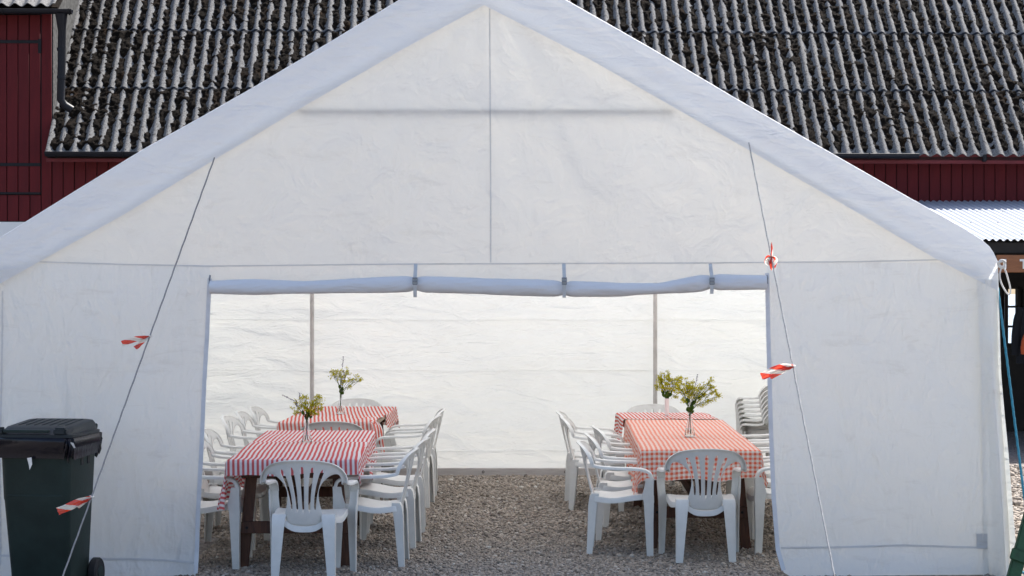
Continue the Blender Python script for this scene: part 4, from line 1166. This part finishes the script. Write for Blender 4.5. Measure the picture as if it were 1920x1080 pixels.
# unseen planes under the sheets and on the far slope, added to block light
RTOP = 4 * ROW; yr, zr = RTOP * math.cos(PIT), ZE + RTOP * math.sin(PIT)
b = MB()
nrm = Vector((0, math.sin(PIT), -math.cos(PIT))) * .05
for p0, p1 in (((0.02, ZE), (yr, zr)), ((2 * yr, ZE), (yr, zr))):
    A, Bq = Vector((0, p0[0], p0[1] - .05)), Vector((0, p1[0], p1[1] - .05))
    q = [Vector((XD + .01, A.y, A.z)), Vector((X1, A.y, A.z)), Vector((X1, Bq.y, Bq.z)), Vector((XD + .01, Bq.y, Bq.z))]
    b.add(q + [v - Vector((0, 0, .05)) for v in q], [(0, 1, 2, 3), (7, 6, 5, 4), (0, 4, 5, 1), (1, 5, 6, 2), (2, 6, 7, 3), (3, 7, 4, 0)])
b.build('roof_light_block', M['dark'], barn)
def moss_mesh():
    u0, u1, s1 = XR0, X1, 3.9; du, ds = .0175, .0175; nu = int((u1 - u0) / du); ns = int(s1 / ds)
    U, Sg = np.meshgrid(np.linspace(u0, u1, nu), np.linspace(.01, s1, ns))
    rg = np.random.default_rng(5)
    def vnoise(fu, fs, seed):
        r2 = np.random.default_rng(seed); gu, gs = int((u1 - u0) * fu) + 3, int(s1 * fs) + 3; G = r2.random((gs, gu))
        a = (U - u0) * fu; c = Sg * fs; i = a.astype(int); j = c.astype(int); a -= i; c -= j
        a = a * a * (3 - 2 * a); c = c * c * (3 - 2 * c)
        return (G[j, i] * (1 - a) + G[j, i + 1] * a) * (1 - c) + (G[j + 1, i] * (1 - a) + G[j + 1, i + 1] * a) * c - .5
    rowf = (Sg % ROW) / ROW
    h = .0015 + .014 * vnoise(1.1, .9, 1) + .024 * vnoise(7, 6, 2) + .040 * vnoise(17, 15, 3) + .022 * vnoise(40, 34, 4) + .012 * (rg.random(U.shape) - .5)
    h += .010 * np.clip((.8 - np.abs(U - (u0 + .25))) / .8, 0, 1)
    h -= .030 * np.exp(-((rowf * ROW - .02) / .035) ** 2)        # moss is thin just at the sheet laps
    h += .014
    V = np.stack([U + (rg.random(U.shape) - .5) * .008, Sg * math.cos(PIT) - math.sin(PIT) * h, ZE + Sg * math.sin(PIT) + math.cos(PIT) * h], -1).reshape(-1, 3)
    idx = np.arange(nu * ns).reshape(ns, nu); q = np.stack([idx[:-1, :-1], idx[:-1, 1:], idx[1:, 1:], idx[1:, :-1]], -1).reshape(-1, 4)
    # keep only the part that can rise above the sheets
    prof_ = AMP * np.cos(2 * np.pi * (U - XR0) / CPI) + .016
    keepv = (h > prof_ - .010)
    kq = keepv.reshape(-1)[q].any(1); q = q[kq]
    me = bpy.data.meshes.new('moss'); nf = len(q)
    me.vertices.add(len(V)); me.vertices.foreach_set('co', V.reshape(-1)); me.loops.add(nf * 4); me.polygons.add(nf)
    me.loops.foreach_set('vertex_index', q.reshape(-1).astype(np.int32)); me.polygons.foreach_set('loop_start', np.arange(0, nf * 4, 4, dtype=np.int32))
    me.update(calc_edges=True); return me
o = obj('moss', moss_mesh(), M['moss'], barn); o['kind'] = 'stuff'
# dark strips that paint in the shadow under the sheet laps
for r_ in (1, 2, 3):
    s0 = r_ * ROW - .012; vs_ = []; nx = 900
    for i in range(nx):
        u = XR0 + (X1 - XR0) * i / (nx - 1); hgt = AMP * math.cos(2 * math.pi * (u - XR0) / CPI) + .016
        for ds_, hh in ((-.022, hgt + .001), (.006, hgt + .013)):
            vs_.append((u, (s0 + ds_) * math.cos(PIT) - math.sin(PIT) * hh, ZE + (s0 + ds_) * math.sin(PIT) + math.cos(PIT) * hh))
    obj('lap_shadow', thicken('lap_shadow', vs_, [(2 * i, 2 * i + 2, 2 * i + 3, 2 * i + 1) for i in range(nx - 1)], .004), M['gutter'], barn)
# dormer: cheek, little roof, gutter, downpipe
ycb = (ZDT - ZE) / TP
b = MB(); b.add([(XD, WY, zroof(WY) - .3), (XD, WY, ZDT + .05), (XD, ycb + .3, ZDT + .05), (XD, ycb + .3, ZDT - .1)], [(0, 1, 2, 3)])
yk = (bl(60, 20, .1).z - ZE - .06) / (TP - math.tan(R(30)))
vsd = [(XD + .012, WY + .0, zroof(WY) - .3), (XD + .012, WY, ZDT + .05), (XD + .012, yk + .2, bl(60, 20, .1).z + yk * math.tan(R(30)))]
b = MB(); b.add(vsd + [(x - .03, y, z) for x, y, z in vsd], [(0, 1, 2), (5, 4, 3), (0, 3, 4, 1), (1, 4, 5, 2), (2, 5, 3, 0)]); b.build('dormer_cheek', M['slate'], barn)
ZG = bl(60, 20, .1).z
b = MB(); a = R(30)
q = [Vector((X0, .1, ZG + .05)), Vector((XD + .14, .1, ZG + .05)), Vector((XD + .14, 3.4, ZG + .05 + 3.3 * math.tan(a))), Vector((X0, 3.4, ZG + .05 + 3.3 * math.tan(a)))]
b.add(q + [v - Vector((0, 0, .05)) for v in q], [(0, 1, 2, 3), (7, 6, 5, 4), (0, 4, 5, 1), (1, 5, 6, 2), (2, 6, 7, 3), (3, 7, 4, 0)]); droof = b.build('dormer_roof', M['moss'], barn)
for c_ in range(3):
    o = bpy.data.objects.new('roof_sheet', SM); COL.objects.link(o); o.parent = barn; o.rotation_euler = (a, 0, 0); o.location = (XD + .1 - (c_ + 1) * CPI * NC, .04, ZG + .075)
def gutter(xa, xb, y, z, r=.062, name='gutter'):
    rings = []
    for x in np.linspace(xa, xb, max(2, int((xb - xa) / .5))):
        prof_ = [(y + r * math.cos(t_), z + r * math.sin(t_)) for t_ in [math.pi + k * math.pi / 8 for k in range(9)]]
        inn_ = [(y + (r - .006) * math.cos(t_), z + .004 + (r - .006) * math.sin(t_)) for t_ in [2 * math.pi - k * math.pi / 8 for k in range(9)]]
        rings.append([Vector((x, yy, zz)) for yy, zz in prof_ + inn_])
    m_ = MB(); m_.loft(rings); o = m_.build(name, M['gutter'], barn, sharp=50)
    for x in np.arange(xa + .15, xb, .9):
        h_ = MB(); h_.tube([(x, y + (r + .006) * math.cos(t_), z + (r + .006) * math.sin(t_)) for t_ in [math.pi - .1 + k * (math.pi + .2) / 8 for k in range(9)]], .009, 5); h_.build('bracket', M['iron'], o)
    return o
zg = ZE - .022
gutter(bl(88, 289).x, bl(640, 289).x, -.11, zg)
gutter(bl(1240, 289).x, bl(1720, 295, -.05).x, -.11, zg)
gutter(X0 + .3, bl(136, 20, .05).x, .03, ZG + .005)
b = MB(); b.box(((XD + X1) / 2, .035, ZE - .075), (X1 - XD, .03, .14)); b.build('fascia', M['redtrim'], barn)
q = bl(1846, 297, -.03); b = MB(); b.box((q.x, -.02, ZE - .07), (.05, .09, .10)); b.build('gutter_bracket', M['iron'], barn, bevel=.01)
pz = [bl(119, y, .2) for y in (28, 50, 60, 130, 188)]; px_ = pz[0].x
b = MB(); b.tube([(px_, .06, pz[0].z), (px_, .08, pz[1].z), (px_, .10, pz[2].z), (px_ - .01, .12, pz[3].z), (px_ - .02, .12, pz[4].z), (px_ + .03, .14, bl(119, 198, .2).z), (px_ + .12, .17, bl(119, 206, .2).z)], [.085, .062, .055, .055, .055, .055, .055], 14)
dp = b.build('downpipe', M['gutter'], barn)
for y in (94, 146):
    z = bl(119, y, .2).z; q = MB(); q.tube([(px_ - .012, .115, z - .02), (px_ - .012, .115, z + .02)], .061, 14); q.build('pipe_collar', M['gutter'], dp)

# ------------------------------------------------------------------ lean-to shed on the right
lean = empty('lean_to_shed', (0, YBN, 0), YAW); tag(lean, 'open lean-to shed with a pale corrugated metal roof, right of the tent', 'shed')
LX0, LX1 = 4.0, 9.6; LYF, LZF = -3.2, 2.58; LYW, LZW = WY - .03, bl(1850, 379, WY).z
Ls = math.hypot(LYW - LYF, LZW - LZF); LP = math.atan2(LZW - LZF, LYW - LYF)
LM = sheet_mesh(10, .088, .014, Ls, .0015, 'roof_sheet', 8); LM.materials.append(M['metal_roof'])
for c_ in range(int((LX1 - LX0) / .88) + 1):
    o = bpy.data.objects.new('roof_sheet', LM); COL.objects.link(o); o.parent = lean; o.rotation_euler = (LP, 0, 0); o.location = (LX0 + c_ * .88, LYF, LZF + .012 + .002 * (c_ % 2))
sc_ = MB()
for x in np.arange(LX0 + .1, LX1, .352):
    for yy in (.35, 1.4, 2.4): sc_.box((x, LYF + yy * math.cos(LP), LZF + .026 + yy * math.sin(LP)), (.016, .016, .008))
sc_.build('screw', M['iron'], lean)['kind'] = 'stuff'
b = MB(); b.box(((LX0 + LX1) / 2, LYF + .08, LZF - .085), (LX1 - LX0, .06, .13)); b.build('front_beam', M['dark'], lean, bevel=.004)
for x in (LX0 + .1, bl(1915, 600, LYF + .1).x + .5, LX1 - .1):
    b = MB(); b.box((x, LYF + .12, (LZF - .15) / 2), (.11, .11, LZF - .15)); b.build('post', M['dark'], lean, bevel=.006)
for x in np.arange(LX0 + .3, LX1, .9):
    b = MB(); b.bar((x, LYF + .12, LZF - .08), (x, LYW - .1, LZW - .09), .05, .10, (1, 0, 0)); b.build('rafter', M['dark'], lean)
b = MB(); b.box((LX1, (LYF + LYW) / 2, 1.4), (.08, LYW - LYF, 2.8)); b.build('end_wall', M['dark'], lean)
b = MB(); b.box(((LX0 + WINX[0]) / 2 - .03, WY - .05, LZW / 2 - .1), (WINX[0] - LX0 - .06, .03, LZW - .25)); b.box(((WINX[1] + LX1) / 2 + .03, WY - .05, LZW / 2 - .1), (LX1 - WINX[1] - .06, .03, LZW - .25))
b.box(((WINX[0] + WINX[1]) / 2, WY - .05, (WINZ[1] + LZW - .2) / 2), (WINX[1] - WINX[0] + .12, .03, LZW - .2 - WINZ[1])); b.box(((WINX[0] + WINX[1]) / 2, WY - .05, WINZ[0] / 2 - .03), (WINX[1] - WINX[0] + .12, .03, WINZ[0] - .06)); b.build('back_lining', M['dark'], lean)
fr = MB(); xm = (WINX[0] + WINX[1]) / 2
for x in (WINX[0], WINX[1]): fr.box((x, WY - .08, (WINZ[0] + WINZ[1]) / 2), (.04, .04, WINZ[1] - WINZ[0] + .04))
for z in (WINZ[0], bl(1895, 575, WY).z, bl(1895, 612, WY).z, WINZ[1]): fr.box((xm, WY - .082, z), (WINX[1] - WINX[0] + .038, .036, .03))
fr.build('window_frame', M['dark'], lean)
# lettered board hanging under the beam
sa, sb = bl(1867, 478, LYF + .02), bl(1990, 511, LYF + .02)
sg = empty('wooden_sign', (0, YBN, 0), YAW); tag(sg, 'brown wooden board with white letters under the lean-to roof', 'sign')
b = MB(); b.box(((sa.x + sb.x) / 2, LYF - .005, (sa.z + sb.z) / 2), (sb.x - sa.x, .03, sa.z - sb.z)); b.build('board', M['sign'], sg, bevel=.006)
zl0, zl1 = bl(1900, 504, LYF).z, bl(1900, 486, LYF).z; zc = (zl0 + zl1) / 2; hh = zl1 - zl0
x = bl(1883, 495, LYF).x; b = MB(); b.box((x, LYF - .025, zc), (.034, .008, hh)); b.build('letter', M['letter'], sg)
x = bl(1919, 495, LYF).x; b = MB(); b.box((x, LYF - .025, zc - .013), (.032, .008, hh - .026)); b.box((x, LYF - .025, zl1 - .013), (.105, .008, .026)); b.build('letter', M['letter'], sg)
# work jackets hanging in the shed
def jacket(c, w_, h_, mat, label, seed):
    n = 28; rows = [(0.0, .10), (.04, .18), (.10, .62), (.18, .80), (.35, .84), (.6, .88), (.85, .95), (1.0, 1.0)]; rings = []
    for k_, f_ in rows:
        z = -k_ * h_; hw = w_ / 2 * f_; dp_ = .05 + .05 * min(1, k_ * 3)
        rings.append([Vector((hw * math.cos(a) * (1 + .10 * nz(math.cos(a) * 3, k_ * 3, seed)), dp_ * math.sin(a) * (1 + .5 * nz(math.cos(a) * 5, k_ * 1.5, seed + 2)), z)) for a in [2 * math.pi * q / n for q in range(n)]])
    e = empty('hanging_jacket', c, YAW); tag(e, label, 'jacket', 'jackets hanging in the shed')
    b = MB(); b.loft(rings); b.build('torso', mat, e, sharp=80)
    for s_ in (-1, 1):
        b = MB(); b.tube(catmull([(s_ * w_ * .28, 0, -.10 * h_), (s_ * w_ * .42, .01, -.30 * h_), (s_ * w_ * .50, 0, -.6 * h_), (s_ * w_ * .49, .01, -.86 * h_)], 5), .062, 10); b.build('sleeve', mat, e)
    b = MB(); b.tube([(0, 0, -.01), (0, 0, .05), (.02, 0, .07)], .006, 6); b.build('hook', M['iron'], e)
    return e
def bw(px, py, yl):
    v = bl(px, py, yl); return Vector((v.x * math.cos(YAW) - v.y * math.sin(YAW), YBN + v.x * math.sin(YAW) + v.y * math.cos(YAW), v.z))
jacket(bw(1931, 566, -1.6), .36, .80, M['jacket'], 'black work jacket hanging in the shed beside the window', 1)
jacket(bw(1949, 618, -1.9), .36, .36, M['orange'], 'orange work jacket hanging at the right edge below the black one', 4)
